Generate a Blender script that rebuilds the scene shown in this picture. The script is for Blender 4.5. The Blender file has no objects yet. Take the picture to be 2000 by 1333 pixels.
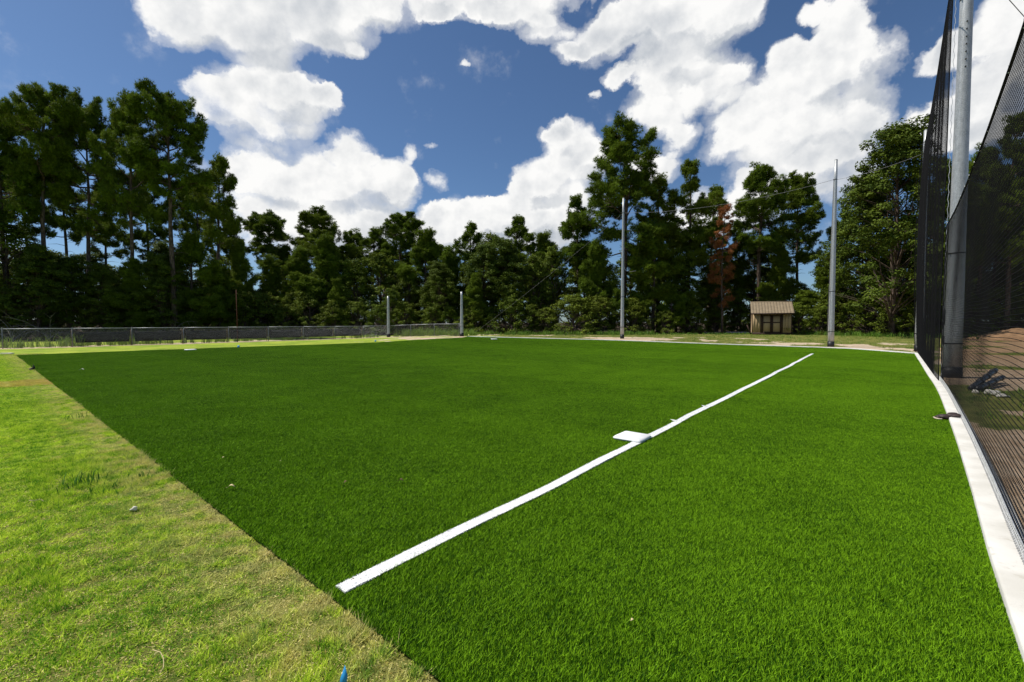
import bpy, math, random
import numpy as np
from mathutils import Vector

S = bpy.context.scene
COL = S.collection
R = math.radians
PI = math.pi
rnd = random.Random(7)

# ------------------------------------------------------------------ camera
CAM_H = 1.62
FPX = 889.0                       # focal length in pixels of a 2000 px wide picture (16 mm lens)
PITCH = math.atan((666.5 - 630.0) / FPX)
cam_d = bpy.data.cameras.new('camera')
cam_d.sensor_width = 36.0
cam_d.lens = FPX / 2000.0 * 36.0
cam_d.clip_start = 0.05
cam_d.clip_end = 3000.0
cam = bpy.data.objects.new('camera', cam_d)
COL.objects.link(cam)
cam.location = (0, 0, CAM_H)
cam.rotation_euler = (PI / 2 - PITCH, 0, 0)
S.camera = cam

# ------------------------------------------------------------------ sun
SUN_EL, SUN_AZ = R(57), R(-82)                     # azimuth measured from +Y (ahead) to the right
sv = Vector((math.sin(SUN_AZ) * math.cos(SUN_EL), math.cos(SUN_AZ) * math.cos(SUN_EL), math.sin(SUN_EL)))
sun_d = bpy.data.lights.new('sun', 'SUN')
sun_d.energy = 5.0
sun_d.angle = R(0.5)
sun_d.color = (1.0, 0.955, 0.87)
sun = bpy.data.objects.new('sun', sun_d)
COL.objects.link(sun)
sun.rotation_euler = sv.to_track_quat('Z', 'Y').to_euler()
sun.location = (-30, 0, 60)

# ------------------------------------------------------------------ view
S.view_settings.view_transform = 'Standard'
S.view_settings.look = 'None'
S.view_settings.gamma = 1.0
S.view_settings.exposure = 0.0
S.view_settings.use_curve_mapping = False
S.render.engine = 'CYCLES'
S.cycles.max_bounces = 6
S.cycles.diffuse_bounces = 3
S.cycles.glossy_bounces = 2
S.cycles.transmission_bounces = 3
S.cycles.transparent_max_bounces = 8
S.cycles.caustics_reflective = False
S.cycles.caustics_refractive = False
S.cycles.use_denoising = True

def ray(px, py):
    """direction (x, y, z) through a pixel of the photograph, y component along the view"""
    u = (px - 1000.0) / FPX
    v = (666.5 - py) / FPX
    c, s = math.cos(PITCH), math.sin(PITCH)
    return Vector((u, c + v * s, v * c - s))

def ss(a, b, t):
    t = np.clip((np.asarray(t, float) - a) / (b - a), 0, 1)
    return t * t * (3 - 2 * t)

def H(x, y):
    """height of the ground: flat, rising a hand's breadth towards the far corner"""
    return 0.25 * ss(28, 44, y) * ss(-16, -6, x)

def G(px, py):
    d = ray(px, py)
    z = 0.0
    for _ in range(8):
        t = (z - CAM_H) / d.z
        z = float(H(d.x * t, d.y * t))
    return Vector((d.x * t, d.y * t, z))

def at(px, Y):
    """ground position at distance Y ahead whose foot shows at column px"""
    z = 0.0
    u = (px - 1000.0) / FPX
    # perspective of the slightly lowered camera: depth along the view axis
    dep = Y * math.cos(PITCH) + CAM_H * math.sin(PITCH)
    x = u * dep
    return Vector((x, Y, float(H(x, Y))))

def top_z(py, Y):
    d = ray(1000, py)
    return CAM_H + d.z / d.y * Y

# ------------------------------------------------------------------ node helpers
class NT:
    def __init__(self, tree):
        self.t = tree
        self.x = 0
    def n(self, kind, **kw):
        nd = self.t.nodes.new(kind)
        self.x += 40
        nd.location = (self.x, 0)
        for k, v in kw.items():
            setattr(nd, k, v)
        return nd
    def link(self, a, b):
        self.t.links.new(a, b)
    def put(self, sock, v):
        if isinstance(v, bpy.types.NodeSocket):
            self.link(v, sock)
        elif v is not None:
            if hasattr(sock.default_value, '__len__') and not hasattr(v, '__len__'):
                sock.default_value = [v] * len(sock.default_value)
            elif hasattr(sock.default_value, '__len__') and len(sock.default_value) == 4 and len(v) == 3:
                sock.default_value = (*v, 1)
            else:
                sock.default_value = v
    def m(self, op, a, b=None, c=None, clamp=False):
        nd = self.n('ShaderNodeMath', operation=op, use_clamp=clamp)
        self.put(nd.inputs[0], a)
        if b is not None: self.put(nd.inputs[1], b)
        if c is not None: self.put(nd.inputs[2], c)
        return nd.outputs[0]
    def vm(self, op, a, b=None, scale=None):
        nd = self.n('ShaderNodeVectorMath', operation=op)
        self.put(nd.inputs[0], a)
        if b is not None: self.put(nd.inputs[1], b)
        if scale is not None: self.put(nd.inputs['Scale'], scale)
        return nd.outputs['Value'] if op in ('DOT_PRODUCT', 'LENGTH', 'DISTANCE') else nd.outputs[0]
    def noise(self, vec, scale, detail=3, rough=0.55, dist=0.0, col=False):
        nd = self.n('ShaderNodeTexNoise')
        if vec is not None: self.link(vec, nd.inputs['Vector'])
        nd.inputs['Scale'].default_value = scale
        nd.inputs['Detail'].default_value = detail
        nd.inputs['Roughness'].default_value = rough
        nd.inputs['Distortion'].default_value = dist
        return nd.outputs['Color' if col else 'Fac']
    def mr(self, v, a, b, c=0.0, d=1.0, smooth=True):
        nd = self.n('ShaderNodeMapRange', interpolation_type='SMOOTHSTEP' if smooth else 'LINEAR')
        self.put(nd.inputs[0], v)
        for i, q in enumerate((a, b, c, d)): self.put(nd.inputs[i + 1], q)
        return nd.outputs[0]
    def mix(self, f, a, b, blend='MIX'):
        nd = self.n('ShaderNodeMix', data_type='RGBA', blend_type=blend)
        self.put(nd.inputs[0], f); self.put(nd.inputs[6], a); self.put(nd.inputs[7], b)
        return nd.outputs[2]
    def pos(self):
        return self.n('ShaderNodeNewGeometry').outputs['Position']
    def attr(self, name):
        return self.n('ShaderNodeAttribute', attribute_name=name).outputs['Fac']

# ------------------------------------------------------------------ sky with clouds
CLOUDS = [  # centre and half axes of each billow, in pixels of the photograph, weight
    (330, 15, 85, 75), (440, 30, 120, 80), (560, 40, 130, 85), (655, 62, 85, 62), (720, 5, 55, 55), (600, -70, 330, 110), (690, 105, 28, 20),
    (380, 168, 50, 34), (450, 192, 105, 72), (525, 150, 88, 58), (592, 190, 78, 46), (560, 240, 85, 42), (500, 268, 70, 40), (640, 185, 32, 22), (420, 225, 60, 50),
    (690, 290, 52, 44), (620, 335, 110, 55), (740, 345, 75, 50), (560, 385, 120, 70), (700, 400, 115, 68), (792, 300, 18, 22), (600, 450, 170, 60), (500, 330, 60, 45), (790, 372, 35, 40),
    (850, 362, 24, 20), (838, 298, 16, 8), (880, 445, 80, 50), (940, 425, 60, 34), (850, 420, 40, 26), (975, 408, 30, 18), (905, 135, 12, 9), (1158, 182, 15, 10),
    (1112, 285, 62, 56), (1150, 318, 52, 46), (1045, 348, 62, 44), (1095, 400, 110, 80), (1010, 368, 32, 26), (1085, 255, 34, 24), (1000, 430, 60, 50),
    (900, 8, 110, 34), (1000, 14, 90, 36), (1058, 48, 52, 40), (850, 22, 46, 22), (1040, -40, 260, 50),
    (1110, 95, 40, 28), (1170, 70, 95, 55), (1250, 40, 120, 62), (1345, 62, 120, 70), (1415, 35, 70, 50), (1205, 148, 34, 22), (1300, 130, 88, 48), (1285, 215, 78, 58), (1325, 265, 40, 40),
    (1390, 160, 80, 56), (1440, 235, 86, 58), (1545, 105, 55, 38), (1565, 190, 135, 85), (1622, 125, 95, 66), (1655, 45, 58, 62), (1695, 110, 66, 60),
    (1600, 270, 155, 70), (1455, 290, 105, 46), (1695, 210, 62, 62), (1530, 345, 130, 58), (1640, 335, 110, 70), (1480, 385, 60, 50), (1600, 12, 40, 30), (1400, 420, 120, 46), (1280, 330, 60, 40),
    (1810, 105, 46, 30), (1860, 80, 60, 36), (1830, 212, 88, 36), (1930, 190, 110, 80), (1960, 60, 90, 120), (1775, 232, 36, 20), (1900, 260, 120, 40),
    (760, 455, 130, 42), (920, 458, 110, 40), (1060, 452, 90, 44), (1420, 430, 120, 40),
    (2120, 120, 120, 110), (2200, 320, 200, 90), (-120, 60, 130, 60), (-180, 330, 150, 70),
    (-60, 470, 120, 60), (250, -190, 160, 60), (1350, -160, 260, 70), (1850, -120, 170, 60)]

def build_world():
    w = bpy.data.worlds.new('World')
    S.world = w
    w.use_nodes = True
    t = w.node_tree
    t.nodes.clear()
    N = NT(t)
    sky = N.n('ShaderNodeTexSky', sky_type='NISHITA')
    sky.sun_disc = False
    sky.sun_elevation = SUN_EL
    sky.sun_rotation = SUN_AZ
    sky.altitude = 1200
    sky.air_density = 1.0
    sky.dust_density = 1.6
    sky.ozone_density = 2.2
    d = N.n('ShaderNodeTexCoord').outputs['Generated']
    d = N.vm('NORMALIZE', d)
    sp = N.n('ShaderNodeSeparateXYZ'); N.link(d, sp.inputs[0])
    az = N.m('ARCTAN2', sp.outputs[0], sp.outputs[1])
    el = N.m('ARCSINE', sp.outputs[2])
    cb = N.n('ShaderNodeCombineXYZ'); N.link(az, cb.inputs[0]); N.link(el, cb.inputs[1])
    q = cb.outputs[0]
    # warp the outlines with turbulence
    w1 = N.noise(d, 7.0, 6, 0.62, col=True)
    w1 = N.vm('SUBTRACT', w1, (0.5, 0.5, 0.5))
    w1 = N.vm('SCALE', w1, scale=0.11)
    q = N.vm('ADD', q, w1)
    def ae(x, y):
        r = ray(x, y).normalized()
        return math.atan2(r.x, r.y), math.asin(max(-1, min(1, r.z)))
    def field(qq):
        out = None
        for (px, py, rx, ry) in CLOUDS:
            a0, e0 = ae(px, py)
            ra = abs(ae(px + rx, py)[0] - ae(px - rx, py)[0]) / 2 * 1.06
            re = abs(ae(px, py + ry)[1] - ae(px, py - ry)[1]) / 2 * 1.06
            k = N.vm('SUBTRACT', qq, (a0, e0, 0))
            k = N.vm('MULTIPLY', k, (1 / ra, 1 / re, 0))
            k = N.vm('DOT_PRODUCT', k, k)
            k = N.m('SUBTRACT', 1.0, k, clamp=True)
            if rx < 26: k = N.m('MULTIPLY', k, 0.45)
            out = k if out is None else N.m('ADD', out, k)
        return out
    dens = field(q)
    dens_sun = field(N.vm('ADD', q, (-0.030, 0.038, 0)))                 # the same cloud a little nearer the sun
    # the part of the sky the photograph does not show goes on with scattered cloud
    far = N.noise(d, 2.3, 5, 0.55)
    side = N.m('MAXIMUM', N.mr(N.m('ABSOLUTE', az), 0.95, 1.15), N.mr(el, 0.68, 0.8))
    dens = N.m('ADD', dens, N.m('MULTIPLY', N.mr(far, 0.57, 0.72), side))
    dens = N.m('MULTIPLY', dens, N.mr(el, -0.02, 0.03))
    def puff(v):
        """cauliflower heads: rounded cells of two sizes roughened by turbulence"""
        wv = N.vm('ADD', v, N.vm('SCALE', N.vm('SUBTRACT', N.noise(v, 11.0, 5, 0.6, col=True), (0.5, 0.5, 0.5)), scale=0.07))
        out = N.m('MULTIPLY', N.m('SUBTRACT', N.noise(v, 9.0, 9, 0.62), 0.5), 1.5)
        for sc, am in ((11.0, 0.42), (27.0, 0.22)):
            vo = N.n('ShaderNodeTexVoronoi', feature='SMOOTH_F1')
            N.link(wv, vo.inputs['Vector']); vo.inputs['Scale'].default_value = sc; vo.inputs['Smoothness'].default_value = 0.35
            out = N.m('ADD', out, N.m('MULTIPLY', N.m('SUBTRACT', 0.5, vo.outputs['Distance']), am))
        return out
    f1 = puff(d)
    f2 = puff(N.vm('ADD', d, tuple(sv * 0.016)))
    e1 = N.m('ADD', N.m('MINIMUM', dens, 0.95), N.m('MULTIPLY', f1, 0.95))
    # crisp heads, frayed and thinning undersides
    under = N.mr(N.m('SUBTRACT', dens_sun, dens), -0.25, 0.35)
    soft = N.mr(N.noise(d, 3.2, 3, 0.5), 0.35, 0.65, 0.0, 0.22)
    wide = N.m('ADD', N.m('ADD', 0.46, N.m('MULTIPLY', under, 0.34)), soft)
    mask = N.mr(e1, 0.12, N.m('ADD', wide, 0.10))
    wisp = N.m('MULTIPLY', N.m('MULTIPLY', N.mr(e1, -0.05, 0.5), N.mr(dens, 0.0, 0.2)), 0.4)
    mask = N.m('MAXIMUM', mask, wisp)
    big = N.noise(d, 5.0, 5, 0.55)
    g1 = N.noise(d, 12.0, 5, 0.55); g2 = N.noise(N.vm('ADD', d, tuple(sv * 0.025)), 12.0, 5, 0.55)
    k = N.m('ADD', 0.92, N.m('MULTIPLY', N.m('SUBTRACT', f1, f2), 0.55))
    k = N.m('ADD', k, N.m('MULTIPLY', N.m('SUBTRACT', g1, g2), 1.1))
    k = N.m('SUBTRACT', k, N.m('MULTIPLY', N.mr(N.m('SUBTRACT', dens_sun, dens), -0.05, 0.65), 0.55))
    k = N.m('SUBTRACT', k, N.m('MULTIPLY', N.mr(dens, 0.7, 1.6), N.mr(big, 0.44, 0.66, 0.0, 0.45)), clamp=True)
    k = N.m('ADD', k, N.m('MULTIPLY', N.m('SUBTRACT', 1.0, mask), 0.5), clamp=True)
    ccol = N.mix(k, (0.45, 0.50, 0.57), (1.06, 1.055, 1.04))
    b1 = N.n('ShaderNodeBackground'); N.link(N.mix(1.0, sky.outputs[0], (0.86, 1.06, 1.24), 'MULTIPLY'), b1.inputs[0]); b1.inputs[1].default_value = 0.078
    b2 = N.n('ShaderNodeBackground'); N.link(ccol, b2.inputs[0]); b2.inputs[1].default_value = 0.93
    mx = N.n('ShaderNodeMixShader'); N.link(mask, mx.inputs[0]); N.link(b1.outputs[0], mx.inputs[1]); N.link(b2.outputs[0], mx.inputs[2])
    o = N.n('ShaderNodeOutputWorld'); N.link(mx.outputs[0], o.inputs[0])
    w.cycles.sampling_method = 'MANUAL'
    w.cycles.sample_map_resolution = 512
build_world()

# ------------------------------------------------------------------ mesh helpers
class MB:
    """collects geometry; build() links it as ONE mesh object"""
    def __init__(self):
        self.v, self.f, self.a, self.nv = [], [], [], 0
    def add(self, v, faces, a=None):
        v = np.asarray(v, float).reshape(-1, 3)
        self.v.append(v)
        self.a.append(np.full(len(v), 1.0) if a is None else np.broadcast_to(np.asarray(a, float), (len(v),)))
        if not isinstance(faces, (list, tuple)) or (len(faces) and not hasattr(faces[0], '__len__')):
            faces = [faces]
        groups = {}
        if isinstance(faces, list) and len(faces) and isinstance(faces[0], np.ndarray) and faces[0].ndim == 2:
            for g in faces: self.f.append(g + self.nv)
        elif len(faces) and isinstance(faces[0], np.ndarray) and faces[0].ndim == 2:
            for g in faces: self.f.append(g + self.nv)
        else:
            for fc in faces: groups.setdefault(len(fc), []).append(list(fc))
            for k, g in groups.items(): self.f.append(np.array(g, int) + self.nv)
        self.nv += len(v)
        return self
    def box(self, c, s, rz=0.0, bev=0.0):
        x, y, z = s[0] / 2, s[1] / 2, s[2] / 2
        if bev <= 0:
            v = np.array([(-x, -y, -z), (x, -y, -z), (x, y, -z), (-x, y, -z), (-x, -y, z), (x, -y, z), (x, y, z), (-x, y, z)])
            f = [(0, 3, 2, 1), (4, 5, 6, 7), (0, 1, 5, 4), (1, 2, 6, 5), (2, 3, 7, 6), (3, 0, 4, 7)]
        else:
            b = bev
            rings = []
            for (k, zz) in ((b, -z), (0, -z + b), (0, z - b), (b, z)):
                rr = []
                for (sx, sy) in ((-1, -1), (1, -1), (1, 1), (-1, 1)):
                    if sx * sy > 0:
                        rr += [(sx * (x - k), sy * (y - b - k), zz), (sx * (x - b - k), sy * (y - k), zz)] if False else [(sx * (x - b - k), sy * (y - k), zz), (sx * (x - k), sy * (y - b - k), zz)] if sx < 0 else [(sx * (x - k), sy * (y - b - k), zz), (sx * (x - b - k), sy * (y - k), zz)]
                    else:
                        rr += [(sx * (x - b - k), sy * (y - k), zz), (sx * (x - k), sy * (y - b - k), zz)] if sx > 0 else [(sx * (x - k), sy * (y - b - k), zz), (sx * (x - b - k), sy * (y - k), zz)]
                # order the ring by angle
                rr.sort(key=lambda p: math.atan2(p[1], p[0]))
                rings.append(rr)
            v = np.array([p for r in rings for p in r])
            f = []
            for k in range(3):
                for i in range(8):
                    j = (i + 1) % 8
                    f.append((k * 8 + i, k * 8 + j, k * 8 + 8 + j, k * 8 + 8 + i))
            f.append(tuple(range(7, -1, -1)))
            f.append(tuple(24 + i for i in range(8)))
        c_, s_ = math.cos(rz), math.sin(rz)
        v = np.stack([v[:, 0] * c_ - v[:, 1] * s_ + c[0], v[:, 0] * s_ + v[:, 1] * c_ + c[1], v[:, 2] + c[2]], 1)
        return self.add(v, f)
    def tube(self, pts, rad, n=8, cap=True, a=None):
        pts = np.asarray(pts, float)
        m = len(pts)
        rad = np.broadcast_to(np.asarray(rad, float), (m,))
        tan = np.gradient(pts, axis=0)
        tan /= np.linalg.norm(tan, axis=1)[:, None] + 1e-12
        ref = np.array((0, 0, 1.0)) if abs(tan[0][2]) < 0.9 else np.array((1.0, 0, 0))
        s = np.cross(tan, ref); s /= np.linalg.norm(s, axis=1)[:, None] + 1e-12
        t = np.cross(s, tan)
        ang = np.arange(n) / n * 2 * PI
        ring = s[:, None, :] * np.cos(ang)[None, :, None] + t[:, None, :] * np.sin(ang)[None, :, None]
        v = (pts[:, None, :] + ring * rad[:, None, None]).reshape(-1, 3)
        i = np.arange(m - 1)[:, None] * n
        j = np.arange(n)[None, :]
        q = np.stack([i + j, i + (j + 1) % n, i + n + (j + 1) % n, i + n + j], -1).reshape(-1, 4)
        fs = [q]
        if cap and n > 2:
            fs += [np.arange(n)[::-1][None, :], (np.arange(n) + (m - 1) * n)[None, :]]
        return self.add(v, fs, a)
    def mesh(self, name):
        me = bpy.data.meshes.new(name)
        v = np.concatenate(self.v) if self.v else np.zeros((0, 3))
        me.vertices.add(len(v)); me.vertices.foreach_set('co', v.ravel().astype(np.float32))
        if self.f:
            li = np.concatenate([g.ravel() for g in self.f])
            tot = np.concatenate([np.full(len(g), g.shape[1]) for g in self.f])
            st = np.concatenate([[0], np.cumsum(tot)[:-1]])
            me.loops.add(len(li)); me.loops.foreach_set('vertex_index', li.astype(np.int32))
            me.polygons.add(len(tot)); me.polygons.foreach_set('loop_start', st.astype(np.int32))
            me.polygons.foreach_set('loop_total', tot.astype(np.int32))
        at_ = me.attributes.new('tint', 'FLOAT', 'POINT')
        at_.data.foreach_set('value', np.concatenate(self.a).astype(np.float32))
        me.update(calc_edges=True)
        me.validate()
        return me
    def build(self, name, mat, parent=None, smooth=False, loc=None):
        me = self.mesh(name)
        return link(name, me, mat, parent, smooth, loc)

def link(name, me, mat, parent=None, smooth=False, loc=None):
    if mat is not None and not me.materials: me.materials.append(mat)
    if smooth:
        me.polygons.foreach_set('use_smooth', np.ones(len(me.polygons), bool))
    o = bpy.data.objects.new(name, me)
    COL.objects.link(o)
    if parent is not None: o.parent = parent
    if loc is not None: o.location = loc
    return o

def tag(o, label=None, cat=None, group=None, kind=None):
    if label: o['label'] = label
    if cat: o['category'] = cat
    if group: o['group'] = group
    if kind: o['kind'] = kind
    return o

def empty(name, loc, rz=0.0, sc=(1, 1, 1)):
    o = bpy.data.objects.new(name, None)
    o.empty_display_size = 0.3
    COL.objects.link(o)
    o.location = loc
    o.rotation_euler = (0, 0, rz)
    o.scale = sc
    return o

# ------------------------------------------------------------------ materials
def mat(name, build):
    m = bpy.data.materials.new(name)
    m.use_nodes = True
    m.node_tree.nodes.clear()
    N = NT(m.node_tree)
    sh = build(N)
    o = N.n('ShaderNodeOutputMaterial')
    N.link(sh, o.inputs[0])
    return m

def pbr(N, col, rough=0.7, spec=0.3, metal=0.0, bump=None, bstr=0.3, bdist=0.01):
    p = N.n('ShaderNodeBsdfPrincipled')
    N.put(p.inputs['Base Color'], col)
    N.put(p.inputs['Roughness'], rough)
    N.put(p.inputs['Metallic'], metal)
    p.inputs['Specular IOR Level'].default_value = spec
    if bump is not None:
        b = N.n('ShaderNodeBump'); b.inputs['Strength'].default_value = bstr; b.inputs['Distance'].default_value = bdist
        N.link(bump, b.inputs['Height']); N.link(b.outputs[0], p.inputs['Normal'])
    return p.outputs[0]

def simple(name, c, rough=0.7, spec=0.3, metal=0.0, var=0.25, scale=6.0, bstr=0.2):
    def b(N):
        n = N.noise(N.pos(), scale, 5, 0.6)
        k = N.mr(n, 0.3, 0.7, 1 - var, 1 + var)
        col = N.vm('SCALE', N.mix(0.0, c, c), scale=k)
        return pbr(N, col, rough, spec, metal, n, bstr)
    return mat(name, b)

def leafy(name, dark, light, yellow, trans=0.3, rough=0.5, spec=0.25, wscale=0.35, wamt=0.35, hue=0.22):
    """foliage: colour varies from clump to clump, tree to tree; leaves let some light through"""
    def b(N):
        t = N.attr('tint')
        oi = N.n('ShaderNodeObjectInfo')
        k = N.m('ADD', N.m('MULTIPLY', N.m('SUBTRACT', t, 1.0), 1.6), 0.5)
        n = N.noise(N.pos(), wscale, 3, 0.55)
        k = N.m('ADD', k, N.m('MULTIPLY', N.m('SUBTRACT', n, 0.5), wamt * 2), clamp=True)
        c = N.mix(k, dark, light)
        c = N.mix(N.m('MULTIPLY', oi.outputs['Random'], hue * 2), c, yellow)
        p = pbr(N, c, rough, spec)
        tr = N.n('ShaderNodeBsdfTranslucent')
        N.link(N.mix(0.5, c, yellow), tr.inputs[0])
        mx = N.n('ShaderNodeMixShader'); mx.inputs[0].default_value = trans
        N.link(p, mx.inputs[1]); N.link(tr.outputs[0], mx.inputs[2])
        return mx.outputs[0]
    return mat(name, b)

M = {}
M['needles'] = leafy('pine_needles', (0.034, 0.072, 0.007), (0.172, 0.262, 0.022), (0.21, 0.255, 0.025), 0.2, 0.6, 0.08)
M['leaves'] = leafy('broad_leaves', (0.026, 0.058, 0.006), (0.112, 0.162, 0.016), (0.13, 0.16, 0.018), 0.16, 0.6, 0.1)
M['shrub'] = leafy('shrub_leaves', (0.028, 0.060, 0.006), (0.160, 0.220, 0.020), (0.20, 0.22, 0.03), 0.2, 0.6, 0.08)
M['rust_needles'] = leafy('dead_needles', (0.20, 0.075, 0.025), (0.46, 0.19, 0.070), (0.36, 0.16, 0.06), 0.25, 0.6, 0.08)
M['bark'] = mat('pine_bark', lambda N: (lambda p: pbr(N, N.mix(N.mr(N.noise(N.vm('MULTIPLY', p, (6, 6, 1.6)), 1.5, 5, 0.65), 0.35, 0.65), (0.045, 0.033, 0.026), (0.17, 0.125, 0.10)), 0.9, 0.1, 0, N.noise(N.vm('MULTIPLY', p, (6, 6, 1.6)), 1.5, 5), 0.6, 0.05))(N.pos()))
M['twig'] = simple('grey_twigs', (0.22, 0.20, 0.16), 0.9, 0.1)
M['weed'] = leafy('weed_blades', (0.06, 0.15, 0.015), (0.19, 0.34, 0.04), (0.28, 0.34, 0.07), 0.3, wscale=0.6)
M['darkweed'] = leafy('rank_grass', (0.03, 0.11, 0.012), (0.09, 0.25, 0.02), (0.12, 0.25, 0.03), 0.25, wscale=0.6)

def galv(N):
    p = N.pos()
    n = N.noise(N.vm('MULTIPLY', p, (1, 1, 0.35)), 14.0, 5, 0.65)
    v = N.n('ShaderNodeTexVoronoi'); v.inputs['Scale'].default_value = 55; N.link(p, v.inputs['Vector'])
    k = N.m('ADD', N.m('MULTIPLY', n, 0.6), N.m('MULTIPLY', v.outputs['Distance'], 0.4))
    c = N.mix(N.mr(k, 0.3, 0.65), (0.32, 0.33, 0.335), (0.52, 0.53, 0.53))
    return pbr(N, c, 0.42, 0.5, 0.35)
M['galv'] = mat('galvanised_steel', galv)
M['cable'] = simple('weathered_cable', (0.20, 0.20, 0.20), 0.6, 0.3, 0.2, 0.15)
M['wire'] = simple('galvanised_wire', (0.22, 0.23, 0.24), 0.4, 0.5, 0.5, 0.12)
M['strip'] = simple('bright_wire_mesh', (0.50, 0.51, 0.52), 0.4, 0.5, 0.2, 0.2, 20)
M['dark'] = simple('black_steel', (0.018, 0.018, 0.02), 0.5, 0.4)
M['net'] = simple('black_twine', (0.009, 0.009, 0.010), 0.8, 0.1, 0, 0.2, 20)
M['screen'] = mat('black_fabric', lambda N: (lambda n: pbr(N, N.mix(n, (0.004, 0.004, 0.004), (0.011, 0.011, 0.012)), 0.8, 0.2, 0, n, 0.4))(N.noise(N.vm('MULTIPLY', N.pos(), (1, 1, 0.4)), 3.0, 6, 0.7)))
M['concrete'] = mat('pale_concrete', lambda N: (lambda p: (lambda n, f: pbr(N, N.mix(N.mr(f, 0.57, 0.72), N.mix(N.mr(n, 0.3, 0.7), (0.56, 0.54, 0.49), (0.70, 0.68, 0.635)), (0.5, 0.47, 0.41)), 0.85, 0.2, 0, N.noise(p, 60, 4), 0.25, 0.004))(N.noise(p, 2.2, 7, 0.6), N.noise(p, 9, 8, 0.7)))(N.pos()))
M['whitebase'] = simple('white_rubber', (0.80, 0.80, 0.79), 0.55, 0.4, 0, 0.04, 8, 0.05)
M['siding'] = mat('tan_siding', lambda N: (lambda p: pbr(N, N.mix(N.noise(N.vm('MULTIPLY', p, (1, 1, 0.2)), 5, 5), (0.38, 0.265, 0.145), (0.47, 0.345, 0.20)), 0.8, 0.2))(N.pos()))
M['trim'] = simple('brown_trim', (0.050, 0.028, 0.018), 0.7, 0.3)
M['shingle'] = mat('weathered_shingles', lambda N: pbr(N, N.vm('SCALE', N.mix(N.noise(N.pos(), 2.5, 7, 0.7), (0.20, 0.15, 0.095), (0.33, 0.265, 0.18)), scale=N.attr('tint')), 0.9, 0.1))
M['rust'] = simple('rusty_iron', (0.11, 0.04, 0.025), 0.8, 0.2)
M['blue'] = simple('blue_plastic', (0.03, 0.30, 0.62), 0.45, 0.4, 0, 0.1)
M['stone'] = simple('pale_stone', (0.72, 0.66, 0.56), 0.85, 0.2, 0, 0.15, 30)
M['straw'] = simple('dry_straw', (0.55, 0.45, 0.24), 0.8, 0.2, 0, 0.15, 30)
M['glove'] = simple('dark_leather', (0.045, 0.030, 0.026), 0.55, 0.4, 0, 0.4, 25, 0.4)
M['lace'] = simple('pale_leather', (0.55, 0.47, 0.33), 0.7, 0.3)
M['pipe'] = simple('black_plastic_pipe', (0.022, 0.024, 0.03), 0.35, 0.5, 0, 0.2)
M['deadwood'] = simple('dead_brown_wood', (0.16, 0.10, 0.06), 0.9, 0.1)

# ------------------------------------------------------------------ lines of the place (metres)
E0 = G(855, 1333); TL = G(31, 695)
edir = (Vector((TL.x, TL.y)) - Vector((E0.x, E0.y))).normalized()       # along the seam between lawn and turf
EB = Vector((E0.x, E0.y)) - edir * 7.0                                   # the seam goes on behind the camera
GRID = math.atan2(edir.y, edir.x)
kerb_px = [(1997, 1298), (1959, 1182), (1927, 1079), (1898.7, 971.5), (1880.5, 908.7), (1865, 858), (1846, 804), (1832.7, 770), (1822.5, 751), (1811, 734), (1799.5, 714.5), (1786, 692)]
kp = [G(*p) for p in kerb_px]
d0 = (kp[0] - kp[1]).normalized()
kerb_right = [kp[0] + d0 * 9.0, kp[0] + d0 * 4.0] + kp                   # from behind the camera to the far corner
kerb_far = [G(*p) for p in ((1786, 692), (1700, 685.5), (1625, 681), (1430, 674.5), (1214, 666.3), (1120, 663.6), (1040, 661.6), (970, 659.8), (912, 658.4))]
left_far = [G(*p) for p in ((900, 660.3), (740, 669.3), (560, 675.8), (372, 682.3), (200, 688.6), (31, 695))]

def smooth_path(pts, step=0.35):
    """Catmull-Rom through the points, resampled"""
    P = [np.array(p[:3] if len(p) > 2 else (p[0], p[1], 0), float) for p in pts]
    P = [2 * P[0] - P[1]] + P + [2 * P[-1] - P[-2]]
    out = []
    for i in range(1, len(P) - 2):
        n = max(2, int(np.linalg.norm(P[i + 1] - P[i]) / step))
        for k in range(n):
            t = k / n
            out.append(0.5 * ((2 * P[i]) + (-P[i - 1] + P[i + 1]) * t + (2 * P[i - 1] - 5 * P[i] + 4 * P[i + 1] - P[i + 2]) * t * t + (-P[i - 1] + 3 * P[i] - 3 * P[i + 1] + P[i + 2]) * t ** 3))
    out.append(P[-2])
    return np.array(out)

KR = smooth_path(kerb_right)
KF = smooth_path(kerb_far, 0.6)

def offset_path(P, d):
    """moved sideways to the right of the direction of travel"""
    t = np.gradient(P[:, :2], axis=0)
    t /= np.linalg.norm(t, axis=1)[:, None]
    q = P.copy()
    q[:, 0] += t[:, 1] * d
    q[:, 1] -= t[:, 0] * d
    return q

# turf outline: a little under the kerb
KRo = offset_path(KR, 0.06); KFo = KF[::1]
turf_poly = [tuple(EB)] + [(TL.x, TL.y)]
turf_poly += [(p.x, p.y) for p in left_far[::-1][1:]]
turf_poly += [(p[0], p[1]) for p in KFo[::-3]]
turf_poly += [(p[0], p[1]) for p in KRo[::-3]]
turf_poly = np.array(turf_poly)

def inside(poly, x, y):
    x = np.asarray(x, float); y = np.asarray(y, float)
    res = np.zeros(x.shape, bool)
    n = len(poly)
    for i in range(n):
        x0, y0 = poly[i]; x1, y1 = poly[(i + 1) % n]
        c = ((y0 > y) != (y1 > y))
        with np.errstate(divide='ignore', invalid='ignore'):
            xx = (x1 - x0) * (y - y0) / (y1 - y0) + x0
        res ^= c & (x < xx)
    return res

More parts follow.
